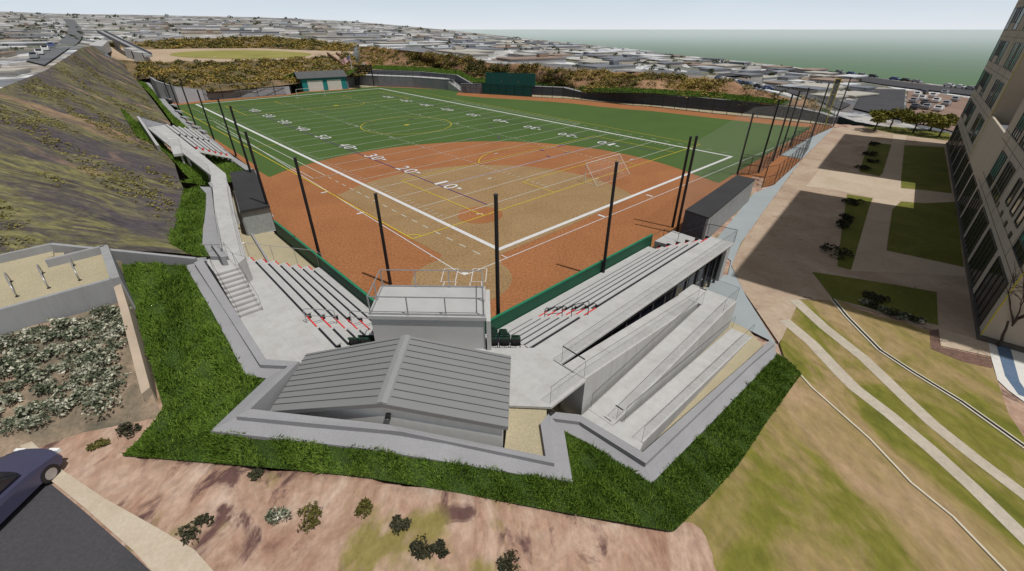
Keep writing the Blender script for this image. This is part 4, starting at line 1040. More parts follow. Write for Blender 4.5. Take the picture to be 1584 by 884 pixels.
# soccer goals
def goal(fu, fv, sgn, label):
    a, c = FW(fu, fv), FW(fu+24.2, fv); back = (FW(fu, fv-sgn*6.6)-a)
    o = thing('soccer_goal', label, 'goal', (a+c)/2); h = 2.42; up = np.array([0, 0, h]); r = 0.045
    b = MB(); b.tube([a, a+up, c+up, c], r, 8); b.build('goal_frame', M['goalgrey'], o)
    b = MB(); b.tube([a+up*0.97, a+back], r*0.7, 6); b.tube([c+up*0.97, c+back], r*0.7, 6); b.tube([a, a+back, c+back, c], r*0.7, 6); b.build('back_stay', M['goalgrey'], o)
    b = MB(); L = np.linalg.norm(c-a)
    b.face([a+up, c+up, c+back, a+back], [(0, 0), (L, 0), (L, 2.8), (0, 2.8)])
    b.build('goal_net', M['gnet'], o)
M['goalgrey'] = simple('goal_paint', (0.62, 0.62, 0.62), 0.5, var=0.05)
M['gnet'] = mesh_net('goal_netting', (0.55, 0.55, 0.55), 0.12, 0.003, 0.8, 0.0)
goal(69.9, 23.2, 1, 'white tube soccer goal standing on the orange and tan infield')
goal(71.6, 341.8, -1, 'white tube soccer goal in front of the teal shed at the far end')

# ---------------------------------------------------------------- far end: walls, shed, scoreboard, flag, batter eye
def pxwall(name, label, base, tops, thick, mat, cap=True):
    """upright wall: base px at z 0 and the px row of its top edge above each base point"""
    o = thing(name, label, 'wall', P(*base[0])); B = [P(*q) for q in base]; H = [height_of(*q, 0, t) for q, t in zip(base, tops)]
    b = MB(); cb = MB(); n = len(B); nr = []
    for i in range(n):
        d = B[min(i+1, n-1)]-B[max(i-1, 0)]; d = d/np.linalg.norm(d); q = np.array([-d[1], d[0], 0.0]); nr.append(q if q[1] > 0 else -q)
    for i in range(n-1):
        t = [B[i]+(0, 0, H[i]), B[i+1]+(0, 0, H[i+1]), B[i+1]+nr[i+1]*thick+(0, 0, H[i+1]), B[i]+nr[i]*thick+(0, 0, H[i])]
        b.prism(t, -0.3)
        if cap:
            t2 = [t[0]+(0, 0, 0.06)-nr[i]*0.03, t[1]+(0, 0, 0.06)-nr[i+1]*0.03, t[2]+(0, 0, 0.06)+nr[i+1]*0.03, t[3]+(0, 0, 0.06)+nr[i]*0.03]
            cb.prism(t2, [p-(0, 0, 0.058) for p in t2])
    b.build('wall_face', mat, o)
    if cap: cb.build('coping', M['conc'], o)
    return o
ofw_b = [(822.7,147),(870,149.2),(906,153.0),(957,158.3),(1000,162),(1100,171.3),(1178,178.6),(1223.5,184),(1262,188.5),(1286,192.5)]
ofw_t = [134,136,144.8,145.8,146.6,153.4,161.3,166.8,174.8,182.3]
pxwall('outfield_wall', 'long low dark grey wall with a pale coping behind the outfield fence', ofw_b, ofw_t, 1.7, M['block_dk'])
pxwall('outfield_wall', 'short grey wall between the far steps and the teal batter eye', [(713,143.6),(748,145.4)], [130,130.5], 0.6, M['block'])
pxwall('end_wall', 'grey block wall behind the far left corner of the field', [(236,133),(252,158.5),(278,160.5),(323,155.2)], [119,125.5,134.5,139.5], 0.5, M['block_lt'])
pxwall('end_wall', 'lower grey block wall left of the teal shed', [(323.5,155),(400,149.3),(450,145.8)], [143.5,137.8,134], 0.5, M['block_lt'], False)
lw = pxwall('back_wall', 'long grey lower retaining wall below the railed path at the far end', [(549,131.4),(587,134),(640,136),(702,139.7)], [116.2,117.8,119.8,124.2], 0.4, M['block'])
pxwall('back_wall', 'upper grey retaining wall behind the railed path at the far end', [(549,127.5),(574,129),(652.5,131.8),(707,135),(730,141)], [108,108.3,111.5,116.5,130], 0.5, M['block'])
pxwall('back_wall', 'short pale grey wall joining the teal shed to the flagpole corner', [(537,137),(549,131.6)], [118.5,113.5], 0.4, M['block'], False)
pa = thing('railed_path', 'pale raised path with a black railing running along the top of the lower far wall', 'path', P(620, 135))
b = MB(); lo = [P(549,131.4), P(587,134), P(640,136), P(690,139)]; hh = [height_of(549,131.4,0,116.2)-.02, height_of(587,134,0,117.8)-.02, height_of(640,136,0,119.8)-.02, height_of(690,139,0,123.4)-.02]
lo = [np.array([p[0], p[1]+0.25, h]) for p, h in zip(lo, hh)]
for i in range(3):
    t = [lo[i], lo[i+1], lo[i+1]+(0.9, 4.2, 0), lo[i]+(0.9, 4.2, 0)]; b.prism(t, [p-(0, 0, 0.3) for p in t])
b.build('paving', M['conc_lt'], pa)
s0 = lo[3]+(0.2, 0.1, 0); s1 = P(716, 143.2); b = MB()
d = (s1-s0); n = 12
for k in range(n):
    a = s0+d*(k/n); c_ = s0+d*((k+1)/n); zt_ = s0[2]*(1-(k+1)/n); w_ = np.array([1.6, 1.8, 0])
    q = [np.array([*a[:2], zt_]), np.array([*c_[:2], zt_]), np.array([*(c_+w_)[:2], zt_]), np.array([*(a+w_)[:2], zt_])]; b.prism(q, -0.2)
b.build('steps', M['conc_lt'], pa)
rl = [p+(0, 0.05, 0) for p in lo]+[np.array([*s1[:2], 0.05])]
b = MB(); b.tube([p+(0, 0, 1.1) for p in rl], 0.05, 6); b.tube([p+(0, 0, 0.55) for p in rl], 0.03, 5)
for a, c_ in zip(rl, rl[1:]):
    n = max(1, int(np.linalg.norm(c_-a)/2.6))
    for i in range(n+1): q = a+(c_-a)*i/n; b.tube([q, q+(0, 0, 1.1)], 0.045, 5)
b.build('railing', M['black'], pa)
flat_world('corner_paving', [P(539,137.6,0.02), P(549,131.5,0.02), P(587,133.9,0.02), P(575,134.6,0.02)], M['dirtfloor'])
flat_world('fence_footing', [P(x, y, 0.02) for x, y in of_px]+[P(x, y, 0.02) for x, y in ofw_b[::-1]], M['dirtfloor'])

sh = thing('storage_shed', 'teal storage shed with two white roller doors and a grey gable roof', 'shed', P(500, 140))
Lf, Rf = P(470, 142.2), P(537.5, 138); e = (Rf-Lf)/np.linalg.norm(Rf-Lf); nb_ = np.array([-e[1], e[0], 0]); Ln = np.linalg.norm(Rf-Lf); D = 7.0; hw = 3.75; hr = 5.3
b = MB()
b.prism([Lf+(0, 0, hw), Rf+(0, 0, hw), Rf+nb_*D+(0, 0, hw), Lf+nb_*D+(0, 0, hw)], -0.1)
for q in (Lf, Rf-e*0.2):
    b.prism([q+(0, 0, hw+.001), q+e*0.2+(0, 0, hw+.001), q+e*0.2+nb_*D/2+(0, 0, hr-0.1), q+nb_*D/2+(0, 0, hr-0.1)], [q+(0, 0, hw), q+e*0.2+(0, 0, hw), q+e*0.2+nb_*D/2+(0, 0, hw), q+nb_*D/2+(0, 0, hw)])
    b.prism([q+nb_*D/2+(0, 0, hr-0.1), q+e*0.2+nb_*D/2+(0, 0, hr-0.1), q+e*0.2+nb_*D+(0, 0, hw+.001), q+nb_*D+(0, 0, hw+.001)], [q+nb_*D/2+(0, 0, hw), q+e*0.2+nb_*D/2+(0, 0, hw), q+e*0.2+nb_*D+(0, 0, hw), q+nb_*D+(0, 0, hw)])
b.build('wall', M['teal'], sh)
b = MB(); ov = 0.5; a0 = Lf-e*ov*2.2-nb_*ov; a1 = Rf+e*ov-nb_*ov; zl = hw-0.1
for q0, q1, m0, m1 in ((a0, a1, Lf-e*ov*2.2+nb_*D/2, Rf+e*ov+nb_*D/2), (Lf-e*ov*2.2+nb_*(D+ov), Rf+e*ov+nb_*(D+ov), Lf-e*ov*2.2+nb_*D/2, Rf+e*ov+nb_*D/2)):
    t = [q0+(0, 0, zl+0.16), q1+(0, 0, zl+0.16), m1+(0, 0, hr+0.16), m0+(0, 0, hr+0.16)]; b.prism(t, [p-(0, 0, 0.15) for p in t])
b.build('roof', M['shedroof'], sh)
for f0, f1 in ((0.12, 0.455), (0.56, 0.88)):
    b = MB(); a = Lf+e*Ln*f0-nb_*0.03; c_ = Lf+e*Ln*f1-nb_*0.03
    b.bar(a+(0, 0, 1.5), c_+(0, 0, 1.5), 0.06, 3.0); dr = b.build('roller_door', M['doorwhite'], sh)
    b = MB()
    for k in range(1, 8): b.bar(a+(0, 0, 0.38*k)-nb_*0.035, c_+(0, 0, 0.38*k)-nb_*0.035, 0.02, 0.03)
    b.build('slat_line', simple('door_line', (0.45, 0.44, 0.40), 0.6), dr)
stp = thing('steel_stair', 'white steel stair climbing the bank left of the teal shed', 'stairs', P(458, 138))
b = MB(); a = P(460, 134.6); c_ = PY(445.5, 122.3, a[1]+9)
for k in range(2):
    o_ = np.array([1.3*k, 0, 0]); b.bar(a+o_, c_+o_, 0.18, 0.25)
b.build('stringer', M['white'], stp)
b = MB()
for k in range(14): q = a+(c_-a)*(k+0.5)/14; b.box(q+(0.65, 0, 0.05), (1.3, 0.28, 0.05))
b.build('tread', M['galv'], stp)

sc = thing('scoreboard', 'black scoreboard with rows of yellow digits on two black posts by the flagpole', 'scoreboard', P(568, 133))
s0, s1 = P(557.1, 132.6), P(578.6, 133.8); ex = (s1-s0)/np.linalg.norm(s1-s0); sn = np.array([ex[1], -ex[0], 0]); sn = sn if sn[1] < 0 else -sn; SL = np.linalg.norm(s1-s0)
for q in (s0, s1): b = MB(); b.tube([q, q+(0, 0, 6.4)], 0.16, 8); b.build('post', M['black'], sc)
b = MB(); b.bar(s0-ex*0.6+(0, 0, 5.45)+sn*0.2, s1+ex*0.3+(0, 0, 5.45)+sn*0.2, 0.25, 2.3); bd = b.build('panel', simple('scoreboard_black', (0.02, 0.02, 0.022), 0.6), sc)
b = MB()
for r_, n in ((6.25, 9), (5.6, 11), (4.9, 12)):
    for k in range(n):
        if (k*7+int(r_*10)) % 5 == 0: continue
        q = s0-ex*0.3+ex*(SL+0.3)*(k+0.5)/n+(0, 0, r_)+sn*0.34; b.box(q, (0.20, 0.03, 0.30), ex)
b.build('digits', simple('amber_digits', (0.55, 0.36, 0.05), 0.6), bd)
b = MB(); b.box((s0+s1)/2+(0, 0, 6.85)+sn*0.2, (0.8, 0.12, 0.7), ex); b.build('emblem', M['white'], sc)
fl_ = thing('flagpole', 'white flagpole flying a national flag beside the scoreboard', 'flagpole', P(548.5, 131.2))
p = P(548.5, 131.2); b = MB(); b.tube([p, p+(0, 0, 9.6)], 0.10, 8, 0.06); b.build('pole', M['white'], fl_)
fdir = np.array([-0.93, -0.25, 0]); 
def flagpt(u, v): return p+(0, 0, 9.3)+fdir*u+np.array([0, 0, -v-0.42*u])+np.array([0.3, -0.9, 0])*0.16*math.sin(u*3.6+v*0.9)
bR, bW = MB(), MB()
for k in range(13):
    for i in range(10):
        q = [flagpt(2.9*i/10, 1.75*k/13), flagpt(2.9*(i+1)/10, 1.75*k/13), flagpt(2.9*(i+1)/10, 1.75*(k+1)/13), flagpt(2.9*i/10, 1.75*(k+1)/13)]
        (bR if k % 2 == 0 else bW).face(q)
fm = bR.build('flag', simple('flag_red', (0.42, 0.02, 0.03), 0.8), fl_); bW.build('white_stripes', simple('flag_white', (0.7, 0.7, 0.7), 0.8), fm)
bC = MB(); bS = MB(); off = np.array([0.01, -0.03, 0])
for i in range(4):
    for s_ in (1, -1): bC.face([flagpt(1.2*i/4, 0)+off*s_, flagpt(1.2*(i+1)/4, 0)+off*s_, flagpt(1.2*(i+1)/4, 0.94)+off*s_, flagpt(1.2*i/4, 0.94)+off*s_])
for i in range(6):
    for j in range(5): q = flagpt(0.1+0.2*i, 0.09+0.19*j)+off*1.6; bS.box(q, (0.07, 0.005, 0.07), fdir)
bC.build('canton', simple('flag_blue', (0.02, 0.035, 0.14), 0.8), fm); bS.build('stars', M['white'], fm)

be = thing('batter_eye', 'dark teal batter eye of tall panels in two tiers at centre field', 'batter eye', P(785, 147.5))
for (x0, y0, x1, y1, tz0, tz1, zb, n) in ((746,145.4,822.5,150.2,129.2,131.8,0.0,6), (751,146.2,827.5,151.0,112.5,114.2,2.85,6)):
    a, c_ = P(x0, y0), P(x1, y1); h0, h1 = height_of(x0, y0, 0, tz0), height_of(x1, y1, 0, tz1)
    if zb: a = a+(0.05, 0.45, 0); c_ = c_+(0.05, 0.45, 0)
    for k in range(n):
        q0 = a+(c_-a)*(k/n+0.004); q1 = a+(c_-a)*((k+1)/n-0.004); hk = h0+(h1-h0)*(k+0.5)/n
        b = MB(); b.bar((*q0[:2], (zb+hk)/2), (*q1[:2], (zb+hk)/2), 0.12, hk-zb); b.build('panel', M['teal_dk'], be)
for f in (0.0, 0.17, 0.34, 0.5, 0.67, 0.84, 1.0):
    q = P(746, 145.4)+(P(822.5, 150.2)-P(746, 145.4))*f+(0, 0.25, 0); b = MB(); b.tube([q, q+(0, 0, 5.8)], 0.06, 6); b.build('post', M['black'], be)

# ---------------------------------------------------------------- plaza with cycle hoops
def z6(X, Y, z): return P(X/4.8, 360+Y/4.8, z)
ZP = 6.2
pz = thing('plaza_terrace', 'raised tan plaza edged by grey parapet walls with a stair dropping towards the grandstand', 'terrace', z6(400, 300, ZP))
b = MB(); b.prism([z6(-900,440,ZP), z6(-100,205,ZP), z6(385,112,ZP), z6(398,172,ZP), z6(335,190,ZP), z6(745,118,ZP), z6(822,335,ZP), z6(0,560,ZP), z6(-900,820,ZP)], 4.4); b.build('floor', M['dirtfloor'], pz)
def para(a, c, w, z0, z1, name='parapet', z1b=None):
    a, c = np.array(a), np.array(c); d = (c-a)/np.linalg.norm((c-a)[:2]); n = np.array([-d[1], d[0], 0])*w/2
    z1b = z1 if z1b is None else z1b
    b = MB(); top = [np.array([*(a+n)[:2], z1]), np.array([*(a-n)[:2], z1]), np.array([*(c-n)[:2], z1b]), np.array([*(c+n)[:2], z1b])]
    b.prism(top[::-1], z0); return b.build(name, M['conc'], pz)
ZT = 6.62
para(z6(-900,812,ZT), z6(820,342,ZT), 0.22, 3.2, ZT)
para(z6(-900,366,ZT), z6(376,82,ZT), 0.22, 4.0, ZT)
para(z6(376,82,ZT), z6(1450,190,5.35), 0.22, 3.2, ZT, 'stair_wall', 5.35)
para(z6(330,204,ZT), z6(770,96,ZT), 0.22, 4.0, ZT)
para(z6(768,96,ZT), z6(852,338,ZT), 0.36, 3.0, ZT)
N0, N1 = z6(398,172,ZP), z6(1335,236,4.75); F0, F1 = z6(392,112,ZP), z6(1392,204,4.75)
n = 13; b = MB()
for k in range(n):
    f0, f1 = k/n, (k+1)/n; z = ZP-(ZP-4.75)*(k+1)/(n)
    q = [N0+(N1-N0)*f0, N0+(N1-N0)*f1, F0+(F1-F0)*f1, F0+(F1-F0)*f0]; b.prism([np.array([*p[:2], z]) for p in q], 3.0)
b.build('stair', M['dirtfloor'], pz)
b = MB(); b.prism([z6(1320,236,4.7), z6(1455,188,4.7), z6(1530,183,4.7), P(320,404,4.7), P(306,404,4.7)], 3.2); b.build('stair_landing', M['conc'], pz)
ribbon([(171.7,430,6.45),(186,480,5.6),(218.5,610,4.1)], [(183.5,428,6.45),(199,478,5.6),(232,599,4.1)], 1.2, 'wing_wall', simple('tan_wall', (0.40,0.32,0.245), 0.9, var=0.15, scale=0.6), pz)
for (bx, by, tx, ty), l in zip(((23,458,14,429),(72,445,64,418),(120,433,112,406)), ('leftmost','middle','rightmost')):
    o = thing('cycle_hoop', 'steel cycle hoop on the tan plaza, %s of the three' % l, 'bike rack', P(bx, by, ZP), 'steel hoops on the plaza')
    a = P(bx+4, by+1, ZP); c_ = P(bx-5, by-22, ZP); d = (c_-a); L = np.linalg.norm(d); d /= L; c0 = (a+c_)/2; R_ = L/2
    b = MB(); b.tube([a, a+(0, 0, 0.25)]+[c0-d*R_*math.cos(t)+np.array([0, 0, 0.25+0.5*math.sin(t)]) for t in np.linspace(0.15, math.pi-0.15, 12)]+[c_+(0, 0, 0.25), c_], 0.03, 8)
    b.build('hoop', M['galv'], o, smooth=True)
    for q in (a, c_): b = MB(); b.tube([q, q+(0, 0, 0.02)], 0.08, 10); b.build('foot_plate', M['black'], o)

# ---------------------------------------------------------------- grass banks
gv, gf, ng = [], [], 0
def blades(L_, dens, hmin, hmax, wid, mound=0.12, mf=2.2):
    g_ = L_.g; A = np.linalg.norm(np.cross(g_[1:, :-1]-g_[:-1, :-1], g_[:-1, 1:]-g_[:-1, :-1]), axis=2).sum()
    n = int(A*dens); p, a, c = L_.sample(n)
    x, y = p[:, 0], p[:, 1]
    w = np.sin(x*mf+1.3*np.sin(y*mf*0.8))*np.cos(y*mf*1.1+np.sin(x*mf*0.7))+0.5*np.sin(x*mf*2.3+y*mf*1.9)
    h = (hmin+(hmax-hmin)*rng.random(n)**1.5)*(0.9+0.5*w)
    h = np.maximum(h, hmin*0.6)
    p = p.copy(); p[:, 2] -= 0.02
    th_ = rng.uniform(0, 2*np.pi, n); sd = np.stack([np.cos(th_), np.sin(th_), np.zeros(n)], 1)*(wid*rng.uniform(0.6, 1.4, n))[:, None]
    ln = rng.normal(size=(n, 3))*0.45; ln[:, 0] += 0.25*np.sin(x*1.7+y); ln[:, 2] = 0
    mid = p+ln*h[:, None]*0.25+np.array([0, 0, 1])*h[:, None]*0.6; tip = p+ln*h[:, None]*0.9+np.array([0, 0, 1])*h[:, None]*0.95
    v = np.stack([p-sd, p+sd, mid+sd*0.75, tip, mid-sd*0.75], 1).reshape(-1, 3)
    return v, np.arange(5*n).reshape(n, 5)
def grass_patch(name, rows, nu, sub, dens, hmin, hmax, wid, jit=0.05, mf=2.2):
    L_ = Loft(rows, nu, sub)
    g_ = L_.g; w = np.sin(g_[..., 0]*mf)*np.cos(g_[..., 1]*mf*1.1)*jit; w[0] = 0; w[-1] = 0; g_[..., 2] += w
    o = L_.mb().build('turf_soil', M['soil'], smooth=True); struct(o)
    v, f = blades(L_, dens, hmin, hmax, wid)
    o2 = fast_mesh(name, v, f, M['grass']); o2['kind'] = 'stuff'
    return L_
def PL(l): return [P(*q) for q in l]
g1i = PL([(325.6,667,4.38),(394,674,4.22),(470,683,4.06),(565,693.5,3.88),(673,711,3.56),(800,732.5,3.02),(885.5,745,2.7)])
g1o = PL([(190,705,3.36),(300,714,3.36),(430,725,3.34),(560,738,3.30),(700,761,2.98),(800,780,2.55),(893,797,1.62)])
grass_patch('bank_grass', [g1i, g1o], 90, 8, 1150, 0.10, 0.26, 0.013)
g2a = PL([(286,411,5.1),(326,478,4.7),(346,514,4.4),(380,581,3.95),(412,586,3.98),(370,625,4.15),(325.6,667,4.38)])
g2b = PL([(188,408,5.3),(203,470,4.75),(232,560,4.0),(252,630,3.6),(240,650,3.5),(215,680,3.4),(190,705,3.36)])
grass_patch('bank_grass', [g2a, g2b], 70, 20, 800, 0.10, 0.27, 0.014, 0.07)
g3i = PL([(873,668,0.95),(905,684,0.72),(954,712,0.68),(1009,749,0.62),(1030,725,0.56),(1089,668,0.40),(1153,600,0.22),(1202,548,0.1)])
g3o = PL([(885.5,745,2.6),(893,797,1.55),(960,808,0.85),(1042,823,0.2),(1095,772,0.10),(1142,720,0.06),(1187,652,0.04),(1240,578,0.02)])
grass_patch('bank_grass', [g3i, g3o], 90, 14, 1150, 0.10, 0.25, 0.013)
g4a = PL([(325,397,4.8),(314,378,4.5),(313,360,4.3),(317,330,4.0),(320,300,3.9),(309,289,4.0)])
g4b = PL([(271,394,4.6),(262,376,4.5),(267,350,4.3),(276,326,4.1),(281,305,4.0),(287,294,3.95)])
grass_patch('bank_grass', [g4a, g4b], 40, 8, 420, 0.12, 0.28, 0.02)
g5a = PL([(318,287,3.4),(305,264,2.3),(286,252,1.9),(262,233,1.8),(245,214,1.9),(218,186,2.2)])
_vh = hill.mb(); _bh = BVHTree.FromPolygons(_vh.v, _vh.f)
def on_hill(x, y, z):
    X = (x-W0/2)/FOC; Y = -(y-H0/2)/FOC
    h_ = _bh.ray_cast(Vector((0, 0, CH)), Vector((X, math.cos(TH)+Y*math.sin(TH), -math.sin(TH)+Y*math.cos(TH))).normalized())
    return P(x, y, z) if h_[0] is None else np.array(h_[0])+(0, 0, 0.15)
g5b = [on_hill(*q) for q in ((279,284,3.95),(297,281,3.6),(262,243,3.4),(240,226,3.3),(213,214,3.3),(187,170,3.3))]
grass_patch('bank_grass', [g5a, g5b], 40, 6, 160, 0.15, 0.3, 0.03)
under = PL([(345,270,1.2),(370,265,0.5),(400,262,0.2)]); 
grass_patch('bank_grass', [PL([(322,292,2.2),(300,262,2.0),(275,236,1.9),(250,212,1.8)]), PL([(390,272,0.35),(352,247,0.45),(330,228,0.5),(300,205,0.5)])], 30, 8, 150, 0.1, 0.25, 0.025)
g6a = PL([(310,203.5,0.55),(295,201.5,0.75),(272,182.5,0.8),(252,161,0.8),(236.5,140,0.85),(224,128,0.9)])
g6b = PL([(286,203,1.0),(268,192,1.2),(250,168,1.1),(236,150,1.1),(222,136,1.2),(210,123,1.3)])
grass_patch('bank_grass', [g6a, g6b], 40, 4, 60, 0.15, 0.32, 0.05)
lfw = thing('left_field_wall', 'low stepped grey wall along the left field line beyond the bleachers', 'wall', P(270, 180))
ribbon([(224,127,0.9),(236.6,140,0.9),(252,161,0.9),(272,182.7,0.85),(295,201.6,0.8),(312,206,0.7),(352,243,0.5),(392,272,0.4)], [(229.5,127,0.9),(244,140,0.9),(261,161,0.9),(283,182.7,0.85),(306,203.5,0.8),(318,206,0.7),(362,243,0.5),(399,267,0.4)], -0.3, 'wall_face', M['conc'], lfw)
b = MB()
for k, (x, y) in enumerate(((248,143),(256,154),(264,164),(272,173.5),(281,183),(290,191),(299,198),(308,204.5))):
    p = P(x+5, y, 0.9); b.box(p+(0, 0, 0.1), (0.7, 3.0, 0.35), (LX[1]*0.9, -LX[0]*1.2, 0))
b.build('step_block', M['conc'], lfw)
# green strips behind the outfield wall
def strip_grass(name, pl, dx, dy, dz, dens=25):
    A_ = np.array(pl); B_ = A_+np.array([dx, dy, dz]); grass_patch(name, [A_, B_], 60, 3, dens*2.2, 0.14, 0.32, 0.07, 0.0)
strip_grass('bank_grass', PL([(822.7,131.0,1.55),(872,134,1.75),(908,143,1.85),(960,143.8,2.7),(1000,144.8,2.75),(1100,151.6,2.7),(1178,159.6,2.6),(1223,165,2.4),(1262,173,1.6),(1287,181,0.7)]), 0.9, 2.6, 0.85, 40)
strip_grass('bank_grass', PL([(574,107.3,4.4),(610,108.5,4.3),(652,111,4.0),(707,116.5,3.4),(730,128,1.8),(752,128.5,1.6)]), 0.6, 3.2, 1.1, 40)
strip_grass('bank_grass', PL([(433,127,2.9),(447,121,3.3),(460,121,3.2)]), 0.2, 4, 1.2, 30)
strip_grass('bank_grass', PL([(533,117,4.0),(545,113,4.6)]), 0.2, 5, 1.0, 30)

# ---------------------------------------------------------------- scrub on the banks
def px_of(p):
    x, y, z = p[:, 0], p[:, 1], p[:, 2]-CH
    dep = y*math.cos(TH)-z*math.sin(TH); up = y*math.sin(TH)+z*math.cos(TH)
    return W0/2+FOC*x/dep, H0/2-FOC*up/dep
M['scrub'] = leafy('coastal_scrub', [(0.22, (0.030, 0.040, 0.018)), (0.40, (0.085, 0.090, 0.028)), (0.52, (0.22, 0.17, 0.042)), (0.80, (0.40, 0.275, 0.08))], 0.085)
M['dryscrub'] = leafy('dry_scrub', [(0.12, (0.070, 0.066, 0.042)), (0.4, (0.150, 0.138, 0.048)), (0.62, (0.235, 0.205, 0.066)), (0.9, (0.33, 0.28, 0.11))], 0.3)
def scrub(name, L_, n, rmin, rmax, per, leaf, mat, keep=None, flat=0.7, a0=0.04, a1=0.97, streak=None):
    p, a, c = L_.sample(n); x, y = px_of(p); m = (a > a0) & (a < a1)
    if keep is not None: m &= keep(x, y, p)
    p = p[m]; r = rng.uniform(rmin, rmax, len(p)); p[:, 2] -= 0.1*r
    q = clump_points(p, r, per, flat); v, f = leaf_cloud(q, leaf, up=0.5, lie=0.6)
    o = fast_mesh(name, v, f, mat); o['kind'] = 'stuff'; return o
def k3(x, y, p):
    d = np.ones(len(x)); d[(x < 630)] = 0.3; d[(x > 975) & (x < 1060)] = 0.5; d[x > 1120] = 0.2
    cl = 0.5+0.5*np.sin(p[:, 0]*0.21)*np.cos(p[:, 1]*0.17); return rng.random(len(x)) < d*(0.45+0.7*cl)
scrub('scrub', bank3, 1900, 0.8, 2.2, 70, 0.26, M['scrub'], k3)
scrub('scrub', bank1, 1000, 0.9, 2.4, 60, 0.34, M['scrub'], lambda x, y, p: (rng.random(len(x)) < 0.8) & (x > 215))
scrub('scrub', bank2, 900, 1.4, 3.2, 44, 0.5, M['scrub'], lambda x, y, p: (rng.random(len(x)) < np.where(x < 250, 0.3, 0.85)))
scrub('dry_scrub', hill, 9000, 0.2, 0.65, 18, 0.10, M['dryscrub'], lambda x, y, p: (np.sin((p[:, 1]*0.85+p[:, 0]*0.52)*0.55)+0.8*np.sin((p[:, 1]*0.85+p[:, 0]*0.52)*1.35+2+0.6*np.sin(p[:, 0]*0.2))+0.5*np.sin(p[:, 0]*0.31) > 0.25) & (y > 60) & (p[:, 1] < 140), 0.4, 0.05, 0.96)
# brown brick ramp coming down between the banks
br = thing('brick_ramp', 'narrow brown ramp with brick side walls coming down the bank behind the shed', 'ramp', PY(535, 105, 185))
a, c_ = PY(508, 84.5, 225), PY(548, 113, 175); d = np.array([1.0, 0.15, 0])
b = MB(); b.prism([a, c_, c_+d*3.2, a+d*4.0], [p-(0, 0, 3.0) for p in (a, c_, c_+d*3.2, a+d*4.0)]); b.build('paving', M['tan_dirt'], br)
for o_ in (0, 1):
    s_ = d*(-0.3 if o_ == 0 else 3.6); b = MB(); b.bar(a+s_+(0, 0, 0.1), c_+s_+(0, 0, 0.1), 0.5, 1.7); b.build('side_wall', M['brick'], br)
fb_ = thing('footbridge', 'grey concrete footbridge sloping down beside the upper playing field at the top left', 'bridge', PY(185, 66, 225))
a, c_ = PY(150, 49, 262), PY(222, 86, 196); d = np.array([0.6, 0.8, 0])
b = MB(); b.prism([a, c_, c_+d*3.0, a+d*3.0], [p-(0, 0, 0.7) for p in (a, c_, c_+d*3.0, a+d*3.0)]); b.build('deck', M['conc'], fb_)
for k in (0, 1): b = MB(); o_ = d*3.0*k; b.bar(a+o_+(0, 0, 0.45), c_+o_+(0, 0, 0.45), 0.25, 0.9); b.build('parapet', M['block'], fb_)
for k in (0.35, 0.75): b = MB(); q = a+(c_-a)*k+d*1.5; b.box(q-(0, 0, 4.2), (1.2, 1.2, 7.0)); b.build('pier', M['conc'], fb_)
ab = thing('abutment', 'pale sloping concrete abutment beside the upper end of the footbridge', 'abutment', PY(150, 68, 215))
b = MB(); b.prism([PY(137,70,205), PY(152,62,228), PY(167,63.5,228), PY(158,72,205)], [PY(137,70,205)-(0,0,3), PY(152,62,228)-(0,0,4), PY(167,63.5,228)-(0,0,4), PY(158,72,205)-(0,0,3)]); b.build('slab', M['conc_lt'], ab)
for (x, y, w_) in ((200,82,3.0),(213,87,3.6)):
    p = PY(x, y+2, 196); b = MB(); b.prism([p+(-w_/2,0,2.2), p+(w_/2,0,1.6), p+(w_/2,4,1.6), p+(-w_/2,4,2.2)], p[2]-1.5); tag(b.build('concrete_block', M['conc_lt']), 'pale concrete block at the foot of the footbridge, %s of the two' % ('left' if x == 200 else 'right'), 'block')
# upper field lawn
lz = MB(); L2_ = []
for k in range(40):
    t = 2*math.pi*k/40; x, y = 372+108*math.cos(t), 84.5+7.3*math.sin(t); L2_.append(P(x, y, 6.4))
def drape(name, pts_px, bvh, mat, dz=0.25, kind='structure'):
    o0 = Vector((0, 0, CH)); out = []
    for x, y in pts_px:
        q = P(x, y, -50.0); d_ = (Vector(q)-o0).normalized(); h_ = bvh.ray_cast(o0, d_)
        if h_[0] is not None: out.append(np.array(h_[0])+(0, 0, dz))
    b = MB(); b.cap(out); o = b.build(name, mat); o['kind'] = kind; return o
def ray_dir(x, y):
    X = (x-W0/2)/FOC; Y = -(y-H0/2)/FOC
    return Vector((X, math.cos(TH)+Y*math.sin(TH), -math.sin(TH)+Y*math.cos(TH))).normalized()
def bvh_of(*lofts):
    vs, fs = [], []
    for L_ in lofts:
        m_ = L_.mb(); k = len(vs); vs += m_.v; fs += [[k+i for i in f] for f in m_.f]
    return BVHTree.FromPolygons(vs, fs)
def hit(bvh, x, y):
    h_ = bvh.ray_cast(Vector((0, 0, CH)), ray_dir(x, y)); return None if h_[0] is None else np.array(h_[0])
bf = bvh_of(field2)
pts = [hit(bf, 372+110*math.cos(2*math.pi*k/36), 84.8+6.6*math.sin(2*math.pi*k/36)) for k in range(36)]
b = MB(); b.cap([p+(0, 0, 0.06) for p in pts if p is not None])
struct(b.build('upper_lawn', blotch('dry_green_lawn', [(0.3, (0.21, 0.20, 0.055)), (0.7, (0.29, 0.265, 0.085))], 0.05, fine=0.08)))

